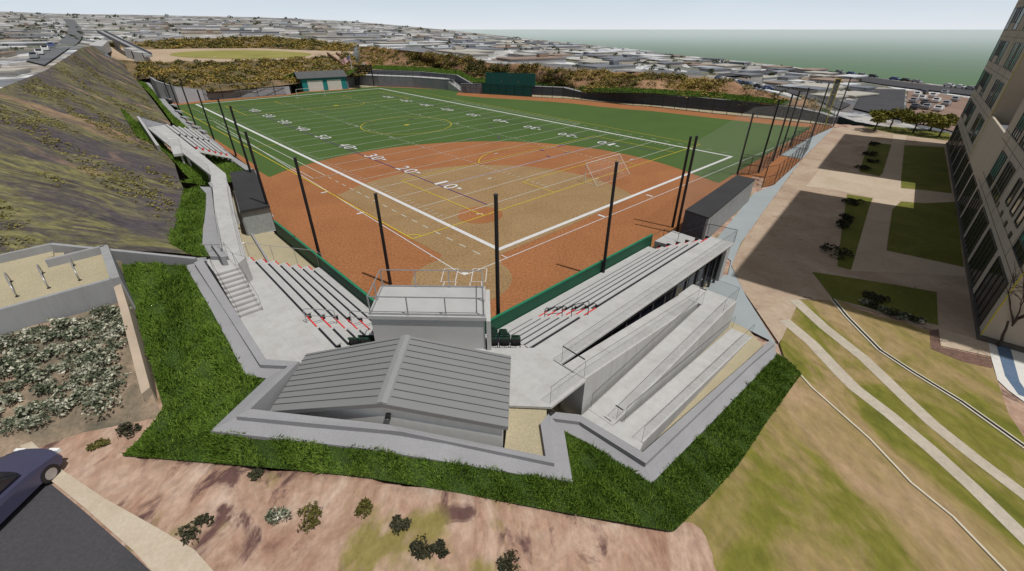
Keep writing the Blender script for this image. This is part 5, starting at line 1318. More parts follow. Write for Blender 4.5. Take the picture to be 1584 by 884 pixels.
# ---------------------------------------------------------------- the town
bt = bvh_of(city, plateau)
def road(name, left, right, dz=0.35, mat=None):
    n = max(len(left), len(right)); b = MB(); A_, B_ = [], []
    for (lx, ly), (rx, ry) in zip(left, right):
        p, q = hit(bt, lx, ly), hit(bt, rx, ry)
        if p is not None and q is not None: A_.append(p+(0, 0, dz)); B_.append(q+(0, 0, dz))
    for i in range(len(A_)-1): b.face([A_[i], A_[i+1], B_[i+1], B_[i]])
    struct(b.build(name, mat or M['asphalt']))
road('hill_road', [(-40,150),(4,117),(40,96),(70,79),(92,66),(104,54),(106,42),(98,30)], [(-14,158),(24,130),(70,103.5),(105,78.5),(120,69.5),(129,58),(126,44),(114,31)], mat=blotch('worn_asphalt', [(0.3, (0.10, 0.105, 0.115)), (0.7, (0.155, 0.16, 0.17))], 0.12, fine=0.12))
road('canyon_road', [(900,112),(1000,114),(1110,116),(1200,109),(1300,112)], [(905,113),(1010,116.2),(1116,121),(1210,113),(1310,116)])
road('corner_road', [(1110,122),(1195,140),(1265,158),(1300,172)], [(1118,118.5),(1205,136),(1280,152),(1316,164)])
road('coast_road', [(1215,105),(1300,115),(1400,129),(1500,140),(1600,150)], [(1205,109),(1290,121),(1390,136),(1500,149),(1600,160)])
road('parking_lot', [(1335,140),(1320,170)], [(1400,140),(1396,188)])
paintlot = MB()
# flat-roofed buildings
bmats = [simple('pale_render_far', c_, 0.9, var=0.08, scale=0.1) for c_ in ((0.55,0.55,0.55), (0.42,0.41,0.39), (0.46,0.42,0.36), (0.32,0.32,0.34), (0.60,0.60,0.59))]
roofm = [simple('flat_roof_far', c_, 0.9, var=0.08, scale=0.1) for c_ in ((0.52,0.53,0.55), (0.32,0.34,0.37), (0.26,0.19,0.15), (0.40,0.38,0.34), (0.16,0.175,0.20))]
def building(p, w, d, h, ang, mi, label, group):
    o = thing('distant_building', label, 'building', p, group)
    ax = np.array([math.cos(ang), math.sin(ang), 0])
    b = MB(); b.box(p+(0, 0, h/2-1.5), (w, d, h+3.0), ax); b.build('wall', bmats[mi], o)
    b = MB(); b.box(p+(0, 0, h+0.15), (w+0.5, d+0.5, 0.3), ax)
    if w > 14: b.box(p+ax*w*0.2+(0, 0, h+0.8), (w*0.16, d*0.2, 1.2), ax)
    b.build('roof', roofm[(mi+int(w)) % 5], o)
placed = []
def scatter(n, xr_, yr, label, group, wmin, wmax, hmin, hmax, cond=None):
    k = 0; tries = 0
    while k < n and tries < n*40:
        tries += 1; x = random.uniform(*xr_); y = random.uniform(*yr)
        if cond and not cond(x, y): continue
        p = hit(bt, x, y)
        if p is None or p[1] > 1400: continue
        sc_ = 1+p[1]/700.0; w = random.uniform(wmin, wmax)*sc_; d_ = w*random.uniform(0.45, 0.9)
        if any(np.hypot(*(p-q)[:2]) < (w+r)*0.55 for q, r in placed): continue
        placed.append((p, w)); building(p, w, d_, random.uniform(hmin, hmax)*(1+p[1]/2500), 0.5+random.choice((0, math.pi/2))+random.uniform(-0.04, 0.04), random.randrange(5), label, group); k += 1
cx = np.array([q[0] for q in crest]); cy = np.array([q[1] for q in crest])
fx = np.array([q[0] for q in far]); fy = np.array([q[1] for q in far])
def band(x, y, m0=3.0, m1=2.0): return np.interp(x, fx, fy)+m1 < y < np.interp(x, cx, cy)-m0
scatter(50, (200, 560), (26, 60), 'flat-roofed building in the pale town beyond the upper playing field', 'town beyond the upper field', 12, 30, 0.7, 1.6, lambda x, y: band(x, y, 2.5))
scatter(70, (560, 1000), (34, 110), 'flat-roofed building in the pale town behind the scrub bank at centre field', 'town behind the centre-field bank', 7, 20, 0.4, 1.1, lambda x, y: band(x, y, 4.0))
scatter(40, (1000, 1330), (84, 160), 'small flat-roofed building between the scrub bank and the green sea', 'town by the sea', 5, 10, 0.4, 1.0, lambda x, y: band(x, y, 14.0, 3.0))
scatter(52, (-60, 100), (20, 118), 'flat-roofed building across the street at the top of the dry hillside', 'town above the hillside', 4, 11, 0.3, 0.8, lambda x, y: y < 112-0.9*max(x, -30) and y > 20.5+0.02*x)
# trees in the town (one far-off mass of greenery)
tp = []
for _ in range(1700):
    x = random.uniform(-60, 1330); y = random.uniform(20, 150)
    if not (band(x, y, 3, 1.0) or (x < 100 and 20 < y < 112-0.9*max(x, -30))): continue
    p = hit(bt, x, y)
    if p is None or p[1] > 1300 or any(np.hypot(*(p-q)[:2]) < r*0.62 for q, r in placed): continue
    tp.append(p+(0, 0, 0.3))
tp = np.array(tp); rr = rng.uniform(0.5, 1.2, len(tp))*(0.35+tp[:, 1]/240)
q = clump_points(tp, rr, 34, 0.9); sz = np.repeat(rr*0.30, 34)
v, f = leaf_cloud(q, sz); M['towngreen'] = leafy('town_greenery', [(0.2, (0.022, 0.034, 0.012)), (0.6, (0.050, 0.065, 0.022)), (0.9, (0.09, 0.10, 0.035))], 0.05)
o = fast_mesh('town_greenery', v, f, M['towngreen']); o['kind'] = 'stuff'
# parked cars, far away
carm = [simple('car_paint', c_, 0.3, var=0.03) for c_ in ((0.7,0.7,0.7), (0.06,0.065,0.07), (0.30,0.31,0.33), (0.10,0.14,0.28), (0.30,0.03,0.03))]
cname = ['white', 'black', 'grey', 'blue', 'red']
def far_car(p, ang, mi, label, group):
    ax = np.array([math.cos(ang), math.sin(ang), 0]); ay = np.array([-ax[1], ax[0], 0]); up = np.array([0, 0, 1.0])
    k_ = 0.66 if 'bank' in group else 0.85
    prof = [(x*k_, z*k_) for x, z in ((-2.1,0.25),(2.1,0.25),(2.15,0.7),(1.2,0.92),(0.55,1.42),(-1.1,1.45),(-1.75,0.98),(-2.12,0.9))]
    b = MB(); L_ = [p+ax*x+up*z-ay*0.86*k_ for x, z in prof]; R_ = [p+ax*x+up*z+ay*0.86*k_ for x, z in prof]
    b.cap(L_, True); b.cap(R_); n = len(prof)
    for i in range(n): j = (i+1) % n; b.face([L_[i], L_[j], R_[j], R_[i]])
    b.cur = 1
    for x in (-1.3, 1.3):
        for s_ in (-1, 1): b.tube([p+(ax*x+ay*s_*0.80+up*0.32)*k_, p+(ax*x+ay*s_*0.90+up*0.32)*k_], 0.32*k_, 10)
    for (i, j) in ((3, 4), (5, 6)):
        A_, B_ = L_[i], L_[j]; C_, D_ = R_[j], R_[i]; o_ = up*0.012+(ax*0.012 if i == 3 else -ax*0.012)
        b.face([A_+(D_-A_)*0.1+o_, B_+(C_-B_)*0.1+o_, C_+(B_-C_)*0.1+o_, D_+(A_-D_)*0.1+o_])
    o = b.build('parked_car', [carm[mi], M['glassdark']]); tag(o, label, 'car', group); return o
def car_row(p0, p1, n, name, group):
    for i in range(n):
        x = p0[0]+(p1[0]-p0[0])*(i+0.5)/n; y = p0[1]+(p1[1]-p0[1])*(i+0.5)/n; p = hit(bt, x, y)
        if p is None or random.random() < 0.12: continue
        p2 = hit(bt, x+2, y+(p1[1]-p0[1])/max(1, abs(p1[0]-p0[0]))*2); ang = math.atan2(*(p2-p)[1::-1]) if p2 is not None else 0.6
        mi = random.choice((0, 0, 1, 2, 2, 3)); far_car(p+(0, 0, 0.36), ang, mi, 'tiny %s car %s' % (cname[mi], name), group)
car_row((1108,125), (1190,142.5), 12, 'parked along the road at the top of the bank behind right field', 'cars along the bank road')
car_row((1290,114), (1560,148.5), 16, 'parked along the coast road beside the green sea', 'cars on the coast road')
car_row((85,62), (95,44), 4, 'parked beside the road above the hillside', 'cars above the hillside')
car_row((52,96), (86,72), 4, 'parked beside the road above the hillside', 'cars above the hillside')
# brown paved lot with painted bays beyond the park
pl2 = [hit(bt, *q) for q in ((1404,141),(1500,153),(1545,160),(1500,212),(1440,196),(1399,190))]
b = MB(); b.cap([p+(0, 0, 0.2) for p in pl2 if p is not None]); struct(b.build('brown_lot', blotch('brown_paving', [(0.3, (0.20, 0.135, 0.105)), (0.7, (0.26, 0.18, 0.145))], 0.1, fine=0.06)))
for i, (x, y) in enumerate(((1418,150),(1428,147),(1442,152),(1447,160),(1430,163),(1460,147),(1450,173),(1432,170),(1412,160),(1462,165),(1425,156),(1476,158),(1414,170))):
    p = hit(bt, x, y)
    if p is not None: mi = random.choice((0, 0, 0, 2, 1)); far_car(p+(0, 0, 0.22), 0.65, mi, 'tiny %s car in the brown parking lot beside the tall building' % cname[mi], 'cars in the brown lot')

# ---------------------------------------------------------------- the park on the right
def z8(X, Y): return (1184+X/3.96, 200+Y/3.96)
M['plaza'] = blotch('warm_paving', [(0.28, (0.30, 0.215, 0.16)), (0.5, (0.39, 0.30, 0.225)), (0.72, (0.46, 0.375, 0.29))], 0.22, fine=0.10, fscale=2.5, second=(0.9, 0.64, 0.70, (0.20, 0.13, 0.10)))
M['pathpav'] = blotch('pale_path', [(0.3, (0.42, 0.335, 0.25)), (0.7, (0.50, 0.41, 0.32))], 0.25, fine=0.07, fscale=2.5)
M['lawn'] = blotch('mown_lawn', [(0.3, (0.095, 0.105, 0.018)), (0.55, (0.135, 0.14, 0.026)), (0.75, (0.20, 0.18, 0.05))], 0.22, fine=0.16, fscale=4.0)
M['drylawn'] = blotch('patchy_dry_lawn', [(0.26, (0.080, 0.100, 0.015)), (0.43, (0.165, 0.158, 0.030)), (0.53, (0.265, 0.200, 0.085)), (0.70, (0.36, 0.25, 0.155))], 0.20, (1, 0.5, 1), 0.75, fine=0.20, fscale=2.2, dist=1.4)
flat_sheet('plaza_paving', [(1291,198),(1335,197),(1383,207),(1470,219),(1494,420),(1514,525),(1440,510),(1300,466),(1236,463),(1225,500),(1205,531),(1150,450),(1131,410),(1147,377),(1192,313),(1241,248)], 0.004, M['plaza'])
flat_sheet('park_path', [z8(*q) for q in ((785,36),(865,38),(848,100),(828,300),(828,362),(985,378),(1145,395),(1168,442),(980,452),(828,440),(775,490),(738,745),(1220,848),(1226,900),(520,868),(640,470),(660,420),(440,375),(250,350),(330,250),(520,268),(700,292),(722,270),(775,92))], 0.010, M['pathpav'])
flat_sheet('lawn', [z8(*q) for q in ((866,98),(1095,112),(1143,393),(985,375),(832,360),(832,300),(852,100))], 0.016, M['lawn'])
flat_sheet('lawn', [z8(*q) for q in ((832,443),(980,455),(1165,445),(1215,843),(742,742),(778,492))], 0.016, M['lawn'])
flat_sheet('lawn', [z8(*q) for q in ((640,82),(772,94),(718,268),(698,288),(575,262),(600,180))], 0.016, M['lawn'])
flat_sheet('lawn', [z8(*q) for q in ((500,398),(658,424),(638,470),(525,862),(440,840),(470,600))], 0.016, M['lawn'])
flat_sheet('lawn', [(1335,197),(1383,196),(1470,206),(1470,218),(1383,207)], 0.008, M['lawn'])
flat_sheet('dry_lawn', [(1237,464),(1300,466),(1330,480),(1440,512),(1460,540),(1536,568),(1560,640),(1640,760),(1700,1000),(1500,1200),(1070,1100),(1085,905),(1096,868),(1078,845),(1064,826),(1040,815),(1085,765),(1130,712),(1180,645),(1225,585),(1206,532)], 0.006, M['drylawn'])
M['track'] = blotch('pale_gravel_track', [(0.3, (0.40, 0.355, 0.285)), (0.7, (0.48, 0.43, 0.355))], 0.5, fine=0.10, fscale=4.0)
def strip_px(name, pts, w, z, mat, w2=None):
    C_ = [P(x, y, z) for x, y in pts]; n = len(C_); b = MB(); L_, R_ = [], []
    for i in range(n):
        d = C_[min(i+1, n-1)]-C_[max(i-1, 0)]; d /= np.linalg.norm(d); q = np.array([-d[1], d[0], 0])*(w if w2 is None else w+(w2-w)*i/(n-1))/2
        L_.append(C_[i]+q); R_.append(C_[i]-q)
    for i in range(n-1): b.face([R_[i], R_[i+1], L_[i+1], L_[i]])
    return b.build(name, mat)
struct(strip_px('gravel_track', [(1229,464),(1275,506),(1337,555),(1410,625),(1442,655),(1506,706),(1584,765),(1660,825)], 0.78, 0.016, M['track'], 0.62))
struct(strip_px('gravel_track', [(1213,495),(1255,530),(1300,578),(1322,600),(1377,642),(1441,696),(1505,754),(1584,831),(1650,895)], 0.80, 0.016, M['track'], 0.66))
M['kerbpale'] = simple('pale_kerb', (0.55, 0.51, 0.41), 0.9, var=0.07, scale=2.0)
def kerb(name, label, pts, w, h, mat):
    o = thing(name, label, 'kerb', P(*pts[len(pts)//2])); C_ = [P(x, y, 0) for x, y in pts]; b = MB()
    for a, c_ in zip(C_, C_[1:]): b.bar(a+(0, 0, h/2-0.03), c_+(0, 0, h/2-0.03), w, h+0.06)
    b.build('edging', mat, o); return o, C_
kerb('kerb', 'thin pale kerb edging the dry lawn right of the ramp foot', [(1239,582),(1255,600),(1345,680),(1409,748),(1473,800),(1554,884),(1600,940)], 0.09, 0.06, M['kerbpale'])
o, C_ = kerb('kerb', 'pale kerb with a black drainage channel crossing the lawn towards the tall building', [(1287,463),(1310,491),(1361,543),(1411,576),(1486,622),(1584,692),(1640,735)], 0.34, 0.06, M['kerbpale'])
b = MB()
for a, c_ in zip(C_, C_[1:]): b.bar(a+(0, 0, 0.045), c_+(0, 0, 0.045), 0.15, 0.05)
b.build('channel', M['black'], o)
flat_sheet('corner_paving', [(1452,508),(1475,514),(1530,530),(1533,552),(1497,544),(1455,535)], 0.012, M['pathpav'])
flat_sheet('brown_bed', [(1438,512),(1452,509),(1456,537),(1497,546),(1534,554),(1535,570),(1490,560),(1440,540)], 0.018, simple('bark_bed', (0.145, 0.085, 0.065), 0.95, var=0.2, scale=2, fine=0.2, fscale=8))
flat_sheet('white_paving', [(1528,527),(1700,575),(1700,640),(1590,626),(1560,604),(1543,588),(1534,556)], 0.014, simple('white_paving', (0.62, 0.61, 0.58), 0.8, var=0.05))
flat_sheet('blue_paving', [(1541,533),(1563,539),(1577,590),(1596,618),(1576,611),(1555,582)], 0.020, blotch('blue_surface', [(0.3, (0.075, 0.12, 0.19)), (0.7, (0.12, 0.175, 0.26))], 0.6, fine=0.12))

flat_world('bullpen_turf', [P(*q, 0.016) for q in ((1141,270),(1184,275.5),(1179,290),(1197,286.5),(1240,247),(1206.5,240.5),(1174,267.5))], M['clay'])
# ---------------------------------------------------------------- tall building
FA = P(1513.5, 523.7); FB = P(1464, 222); FE = (FB-FA)/np.linalg.norm(FB-FA); FN = np.array([-FE[1], FE[0], 0]); FLn = np.linalg.norm(FB-FA)
HB = 32.0; DEP = 18.0
def fpt(a, n, z): return FA+FE*a+FN*n+np.array([0, 0, z])
def fbox(b, a0, a1, n0, n1, z0, z1): b.box(fpt((a0+a1)/2, (n0+n1)/2, (z0+z1)/2), (abs(a1-a0), abs(n1-n0), abs(z1-z0)), FE, FN)
tb = thing('tall_building', 'tall beige office building with dark green windows towering at the right edge', 'building', fpt(35, -8, 0))
m, nt, bs = new_mat('beige_precast')
v = mapping(nt); n1 = noise(nt, mapping(nt, (1, 1, 0.3)), 0.4, 5, 0.65)
col = ramp(nt, n1, [(0.3, (0.42, 0.37, 0.30)), (0.7, (0.49, 0.435, 0.36))]); nt.links.new(col, bs.inputs['Base Color']); bs.inputs['Roughness'].default_value = 0.85; bs.inputs['Specular IOR Level'].default_value = 0.2
M['precast'] = m
M['bglass'] = simple('green_glazing', (0.045, 0.215, 0.185), 0.12, var=0.5, scale=0.8, spec=0.6)
M['bglass2'] = simple('black_glazing', (0.008, 0.014, 0.018), 0.12, var=0.4, scale=0.8, spec=0.6)
M['mullion'] = simple('bronze_mullion', (0.055, 0.052, 0.046), 0.5, var=0.08)
b = MB()
fbox(b, 40.5, FLn-0.6, -DEP, 0, -0.5, HB); fbox(b, 0, 27.5, -DEP, 0, -0.5, HB); fbox(b, 27.5, 40.5, -DEP, 0, -0.5, 7.6); fbox(b, 27.5, 40.5, -DEP, -3.2, 7.6, 11.0)
b.build('wall', M['precast'], tb)
FH = 4.05
for a0, a1 in ((0, 27.5), (40.5, FLn-0.6)):
  jb = MB()
  for k in range(1, 8):
    z = 3.95+FH*(k-1)
    fbox(jb, a0, a1, 0.0, 0.012, z-0.02, z+0.02); fbox(jb, a0, a1, 0, 0.012, z+0.75, z+0.79)
  for a in (4.9, 14.8, 19.6, 24.0, 46.6, 53.0, 62.0):
    if a0 < a < a1: fbox(jb, a-0.02, a+0.02, 0, 0.013, 3.9, HB)
  if a0 == 0:
    for z in (3.95, 8.0, 12.05): fbox(jb, -0.012, 0, -DEP, 0.0, z-0.02, z+0.02)
    for n in (-3.0, -6.5, -10): fbox(jb, -0.013, 0.0, n-0.02, n+0.02, 0, HB)
  jb.build('panel_joint', simple('dark_joint', (0.10, 0.08, 0.06), 0.9), tb)  # panel joints: thin dark strips laid on the face
yb_ = MB()
for a, n in ((0.0, 0.0), (40.5, 0.0)): fbox(yb_, a-0.03, a+0.03, n-0.02, n+0.035, 0, HB)
yb_.build('corner_strip', M['yellow'], tb)
rest = MB(); rest_n = 0
def window(a0, a1, z0, z1, idx, panes=1, sp=True, first=True):
    f = MB(); t = 0.07
    for x0, x1, y0, y1 in ((a0, a1, z0, z0+t), (a0, a1, z1-t, z1), (a0, a0+t, z0+t, z1-t), (a1-t, a1, z0+t, z1-t)): fbox(f, x0, x1, 0.001, 0.085, y0, y1)
    for i in range(1, panes): x = a0+(a1-a0)*i/panes; fbox(f, x-0.03, x+0.03, 0.001, 0.075, z0+t, z1-t)
    if sp: fbox(f, a0+t, a1-t, 0.001, 0.075, z0+(z1-z0)*0.27-0.03, z0+(z1-z0)*0.27+0.03)
    fr_ = f.build('window', M['mullion'], tb)
    zs = z0+(z1-z0)*0.27
    g = MB()
    if sp: fbox(g, a0+t, a1-t, 0.001, 0.03, zs+0.03, z1-t)
    else: fbox(g, a0+t, a1-t, 0.001, 0.03, z0+t, z1-t)
    g.build('pane', M['bglass'] if (sp and idx % 3 != 1) else M['bglass2'], fr_)
    if sp:
        g = MB(); fbox(g, a0+t, a1-t, 0.001, 0.034, z0+t, zs-0.03); g.build('spandrel', M['bglass2'], fr_)
i = 0
for k in range(6):
    z = 4.75+FH*k
    for a0, a1, pn, sp in ((66.2, 69.6, 2, True), (63.6, 65.2, 1, False), (61.0, 62.6, 1, False), (57.0, 60.2, 2, True), (47.2, 50.4, 2, True), (43.0, 45.8, 2, True)):
        window(a0, a1, z+(0.0 if sp else 0.85), z+2.75, i, pn, sp); i += 1
for k in range(5):
    z = 4.75+FH*k
    for a0, a1, pn, sp in ((0.9, 4.3, 3, True), (6.0, 7.4, 1, False), (8.6, 10.0, 1, False), (11.2, 12.6, 1, False), (15.2, 18.8, 3, True), (20.4, 23.6, 3, True)):
        window(a0, a1, z+(0.0 if sp else 0.85), z+2.75, i, pn, sp); i += 1
for k in range(11):
    a0 = 1.1+k*6.3; a1 = a0+4.9
    if a1 < FLn-0.8: window(a0, a1, 0.35, 3.55, 1, 4, False)
vb = MB()
for k in range(4): fbox(vb, 6.3+k*1.3*2, 6.9+k*1.3*2, 0.0, 0.06, 4.72, 5.1)
vb.build('vent', M['black'], tb)
b = MB(); fbox(b, 27.6, 40.4, -3.1, -0.25, 7.6, 7.65); b.build('terrace_floor', simple('slate_terrace', (0.16, 0.155, 0.18), 0.9), tb)
b = MB(); fbox(b, 27.5, 40.5, -0.22, 0.0, 7.6, 8.4); b.build('terrace_parapet', M['precast'], tb)
b = MB(); fbox(b, 31, 34, -3.18, -3.12, 7.8, 10.4); fbox(b, 36, 39, -3.18, -3.12, 7.8, 10.4); b.build('terrace_door', M['bglass2'], tb)
b = MB(); fbox(b, -0.25, FLn-0.4, -DEP, 0.10, -0.3, 0.28); b.build('plinth', simple('dark_plinth', (0.09, 0.08, 0.07), 0.9), tb)
b = MB()
for a0, a1 in ((-0.2, 27.7), (40.3, FLn-0.4)): fbox(b, a0, a1, -DEP-0.2, 0.2, HB, HB+0.5)
b.build('roof_coping', M['precast'], tb)
# end face window of the near wing
f = MB(); f.box(fpt(-0.02, -10.2, 1.9), (0.05, 4.6, 2.9), FE, FN); f.build('end_glazing', M['bglass2'], tb)

# ---------------------------------------------------------------- trees and planting
M['bark'] = simple('bark', (0.055, 0.042, 0.034), 0.95, var=0.25, scale=4.0)
def branch(b, p, d, L, r, depth, rs):
    pts = [p]; q = p.copy(); dd = d.copy()
    for k in range(4):
        dd = dd+np.array([rs.gauss(0, 0.14), rs.gauss(0, 0.14), rs.gauss(0.03, 0.08)]); dd /= np.linalg.norm(dd); q = q+dd*L/4; pts.append(q.copy())
    b.tube(pts, r, 6 if depth > 1 else 5, r*0.55)
    if depth == 0: return
    for k in range(3 if depth > 1 else 3):
        t = rs.choice((2, 3, 4, 4)); base = pts[t]; nd_ = dd+np.array([rs.gauss(0, 0.62), rs.gauss(0, 0.62), rs.gauss(0.12, 0.3)]); nd_ /= np.linalg.norm(nd_)
        branch(b, base.copy(), nd_, L*rs.uniform(0.55, 0.78), r*0.55, depth-1, rs)
bp = P(1543, 535, 0)
bt_ = thing('bare_tree', 'leafless tree with fine dark branches against the near corner of the tall building', 'tree', bp)
rs = random.Random(5); b = MB(); branch(b, bp-np.array([0, 0, 0.1]), np.array([0.0, 0.03, 1.0]), 2.3, 0.10, 0, rs); b.build('trunk', M['bark'], bt_)
b = MB(); top = np.array(b.v[-1]) if b.v else None
rs2 = random.Random(9)
for k in range(6):
    a = k*1.05+0.3; branch(b, bp+np.array([0, 0, 1.5+0.12*k]), np.array([0.55*math.cos(a), 0.55*math.sin(a), 0.9]), 1.9, 0.05, 3, rs2)
b.build('branches', M['bark'], bt_)
M['treeleaf'] = leafy('yellow_green_leaves', [(0.15, (0.055, 0.060, 0.010)), (0.5, (0.13, 0.13, 0.020)), (0.85, (0.24, 0.22, 0.04))], 0.6)
M['silverleaf'] = leafy('silvery_leaves', [(0.15, (0.030, 0.042, 0.026)), (0.42, (0.085, 0.105, 0.062)), (0.62, (0.38, 0.38, 0.29)), (0.82, (0.66, 0.64, 0.54))], 2.2)
M['darkleaf'] = leafy('dark_leaves', [(0.2, (0.020, 0.024, 0.016)), (0.6, (0.05, 0.05, 0.028)), (0.9, (0.10, 0.095, 0.05))], 1.5)
M['oliveleaf'] = leafy('olive_leaves', [(0.2, (0.045, 0.045, 0.012)), (0.6, (0.12, 0.11, 0.03)), (0.9, (0.22, 0.19, 0.07))], 1.5)
def tree(p, h, r, label, group, mat, n=1500, leaf=0.22):
    o = thing('park_tree', label, 'tree', p, group); rs = random.Random(int(p[0]*100))
    b = MB(); b.tube([p-(0, 0, 0.1), p+(0.05, 0, h*0.45), p+(0.1, 0.05, h*0.75)], 0.16, 7, 0.07)
    for k in range(4):
        a = k*1.7; b.tube([p+(0.05, 0, h*(0.35+0.08*k)), p+(r*0.55*math.cos(a), r*0.55*math.sin(a), h*(0.62+0.06*k))], 0.06, 5, 0.02)
    b.build('trunk', M['bark'], o)
    nc = 13; c_ = np.array([[rs.uniform(-1, 1)*r*0.75, rs.uniform(-1, 1)*r*0.75, h*rs.uniform(0.55, 0.95)] for _ in range(nc)])+np.array(p)
    q = clump_points(c_, np.array([r*rs.uniform(0.3, 0.5) for _ in range(nc)]), n//nc, 0.8); v, f = leaf_cloud(q, leaf)
    v = v-np.array(p); fast_mesh('crown', v, f, mat, o)
for i, ((x, y), nm) in enumerate(zip(((1352,203),(1376,199),(1412,206),(1438,203),(1452,212)), ('leftmost','second','middle','fourth','rightmost, nearest the tall building'))):
    tree(P(x, y), random.uniform(2.6, 3.4), random.uniform(2.2, 3.2), 'low yellow-green tree on the park lawn, %s of five' % nm, 'trees at the end of the park', M['treeleaf'])
def shrub(p, r, h, label, group, mat, n=260, leaf=0.08, nm='shrub'):
    o = thing(nm, label, 'shrub', p, group); nc = 9
    a = rng.uniform(0, 6.28, nc); rr_ = r*np.sqrt(rng.random(nc))*0.7
    c_ = np.stack([p[0]+rr_*np.cos(a), p[1]+rr_*np.sin(a), p[2]+h*rng.uniform(0.05, 0.45, nc)], 1)
    q = clump_points(c_, r*rng.uniform(0.3, 0.55, nc), n//nc, h/r*0.8); v, f = leaf_cloud(q, leaf, up=0.4); v = v-np.array(p); fast_mesh('foliage', v, f, mat, o)
    b = MB(); b.tube([np.array(p)-(0, 0, 0.1), np.array(p)+(0, 0, h*0.4)], 0.03, 5, 0.015); b.build('stem', M['bark'], o)
flat_sheet('lawn', [(1256,421),(1292,426),(1380,440),(1449,452),(1451,503),(1400,492),(1335,474),(1288,462)], 0.016, M['lawn'])
k_ = 0
for (x, y, mt, r) in ((1338,470,'silverleaf',0.55),(1352,477,'darkleaf',0.6),(1366,482,'silverleaf',0.5),(1345,460,'darkleaf',0.7),(1380,487,'darkleaf',0.55),(1394,492,'silverleaf',0.5),(1362,466,'darkleaf',0.6),(1410,496,'darkleaf',0.5),(1422,500,'silverleaf',0.4)):
    shrub(P(x, y, 0), r, 0.5, 'low %s shrub on the lawn at the edge of the tall building\'s shadow' % ('silver' if mt == 'silverleaf' else 'dark'), 'shrubs at the edge of the shadow, %s' % ('silver' if mt == 'silverleaf' else 'dark'), M[mt], 260, 0.08)
for (x, y) in ((1352,226),(1346,240),(1349,251),(1336,262),(1319,315),(1310,341),(1306,352),(1292,392)):
    shrub(P(x, y, 0), random.uniform(0.6, 1.3), random.uniform(0.5, 1.0), 'dark low shrub in the planting strip between the plaza and the park path', 'dark shrubs in the park planting strip', M['darkleaf'], 260, 0.14)
# planted bank below the plaza
bedrows = [PL([(-260,590,5.5),(-60,533,5.5),(0,516,5.5),(100,492,5.5),(187,467,5.4)]), PL([(-260,720,4.2),(-60,640,4.2),(40,608,4.2),(130,590,4.2),(222,580,4.15)]), PL([(-260,820,3.3),(-60,735,3.29),(40,700,3.28),(130,670,3.28),(252,645,3.29)])]
bed = Loft(bedrows, 24, 6).jitter(0.05, 1.2)
struct(bed.mb().build('planted_bank', blotch('bank_earth', [(0.3, (0.11, 0.10, 0.075)), (0.5, (0.20, 0.16, 0.115)), (0.7, (0.34, 0.25, 0.18))], 0.7, fine=0.2, fscale=6), smooth=True))
sp_, sa, sb = bed.sample(900); kept = []
sx, sy = px_of(sp_)
for p, a, x, y in zip(sp_, sa, sx, sy):
    if not (-40 < x < 215) or a > 0.80 or a < 0.06 or (x > 178 and y > 520): continue
    if any(np.hypot(*(p-q)[:2]) < 0.52 for q in kept): continue
    kept.append(p)
for p in kept: shrub(p, random.uniform(0.38, 0.85), random.uniform(0.35, 0.7), 'silver and green shrub growing on the bank below the plaza parapet', 'shrubs on the bank below the plaza', M['silverleaf'], 320, 0.075)
for (x, y, r, h, mt, lb) in ((304,822,0.55,0.3,'darkleaf','low dark shrub on the bare earth, left of the others below the grass bank'), (432,800,0.42,0.55,'silverleaf','pale silver shrub on the bare earth below the grass bank'), (476,806,0.55,0.35,'oliveleaf','olive shrub right beside the pale silver one on the bare earth'), (395,738,0.32,0.3,'darkleaf','small dark shrub hugging the lower edge of the grass bank'), (563,785,0.36,0.25,'oliveleaf','small olive shrub on the bare earth below the middle of the grass bank'),
    (618,813,0.34,0.25,'darkleaf','small dark shrub on the bare earth, upper left of the dark trio'), (660,848,0.5,0.3,'darkleaf','dark shrub near the bottom of the view, largest of the dark trio'), (680,853,0.30,0.3,'darkleaf','dark shrub near the bottom of the view, rightmost of the dark trio'), (790,872,0.45,0.25,'darkleaf','dark shrub at the bottom edge right of centre'), (205,668,0.45,0.45,'darkleaf','dark shrub at the foot of the tan wing wall'), (155,690,0.35,0.3,'oliveleaf','olive shrub on the bare earth left of the tan wing wall')):
    p = P(x, y, 3.0)
    for _ in range(12): p = P(x, y, 0.5*p[2]+0.5*float(ground_z(p[0], p[1])))
    shrub(p, r, h, lb, None, M[mt], 300, 0.06)
# road corner at lower left, pale footway and parked car
Zr = 3.335
def near_sheet(name, pxs, z, mat): b = MB(); b.cap([P(x, y, z) for x, y in pxs]); return struct(b.build(name, mat))
near_sheet('road', [(-200,600),(-40,640),(8,668),(74,745),(129,790),(206,858),(250,900),(260,960),(-200,1100)], Zr+0.01, M['asphalt'])
near_sheet('footway', [(-40,605),(2,640),(100,730),(160,770),(235,812),(300,850),(345,900),(250,900),(206,852),(129,784),(74,740),(8,664),(-40,636)], Zr+0.10, blotch('sandy_footway', [(0.3, (0.43, 0.35, 0.26)), (0.7, (0.52, 0.45, 0.36))], 0.6, fine=0.08))
cpos = P(-14, 800, Zr+0.01); cd = P(95, 726, Zr)-P(10, 810, Zr); ca = math.atan2(cd[1], cd[0])
car = thing('parked_car', 'dark blue car with a lavender sheen parked on the road at the lower left corner', 'car', cpos)
ax = np.array([math.cos(ca), math.sin(ca), 0]); ay = np.array([-ax[1], ax[0], 0])
def cp(x, y, z): return cpos+ax*x+ay*y+np.array([0, 0, z])
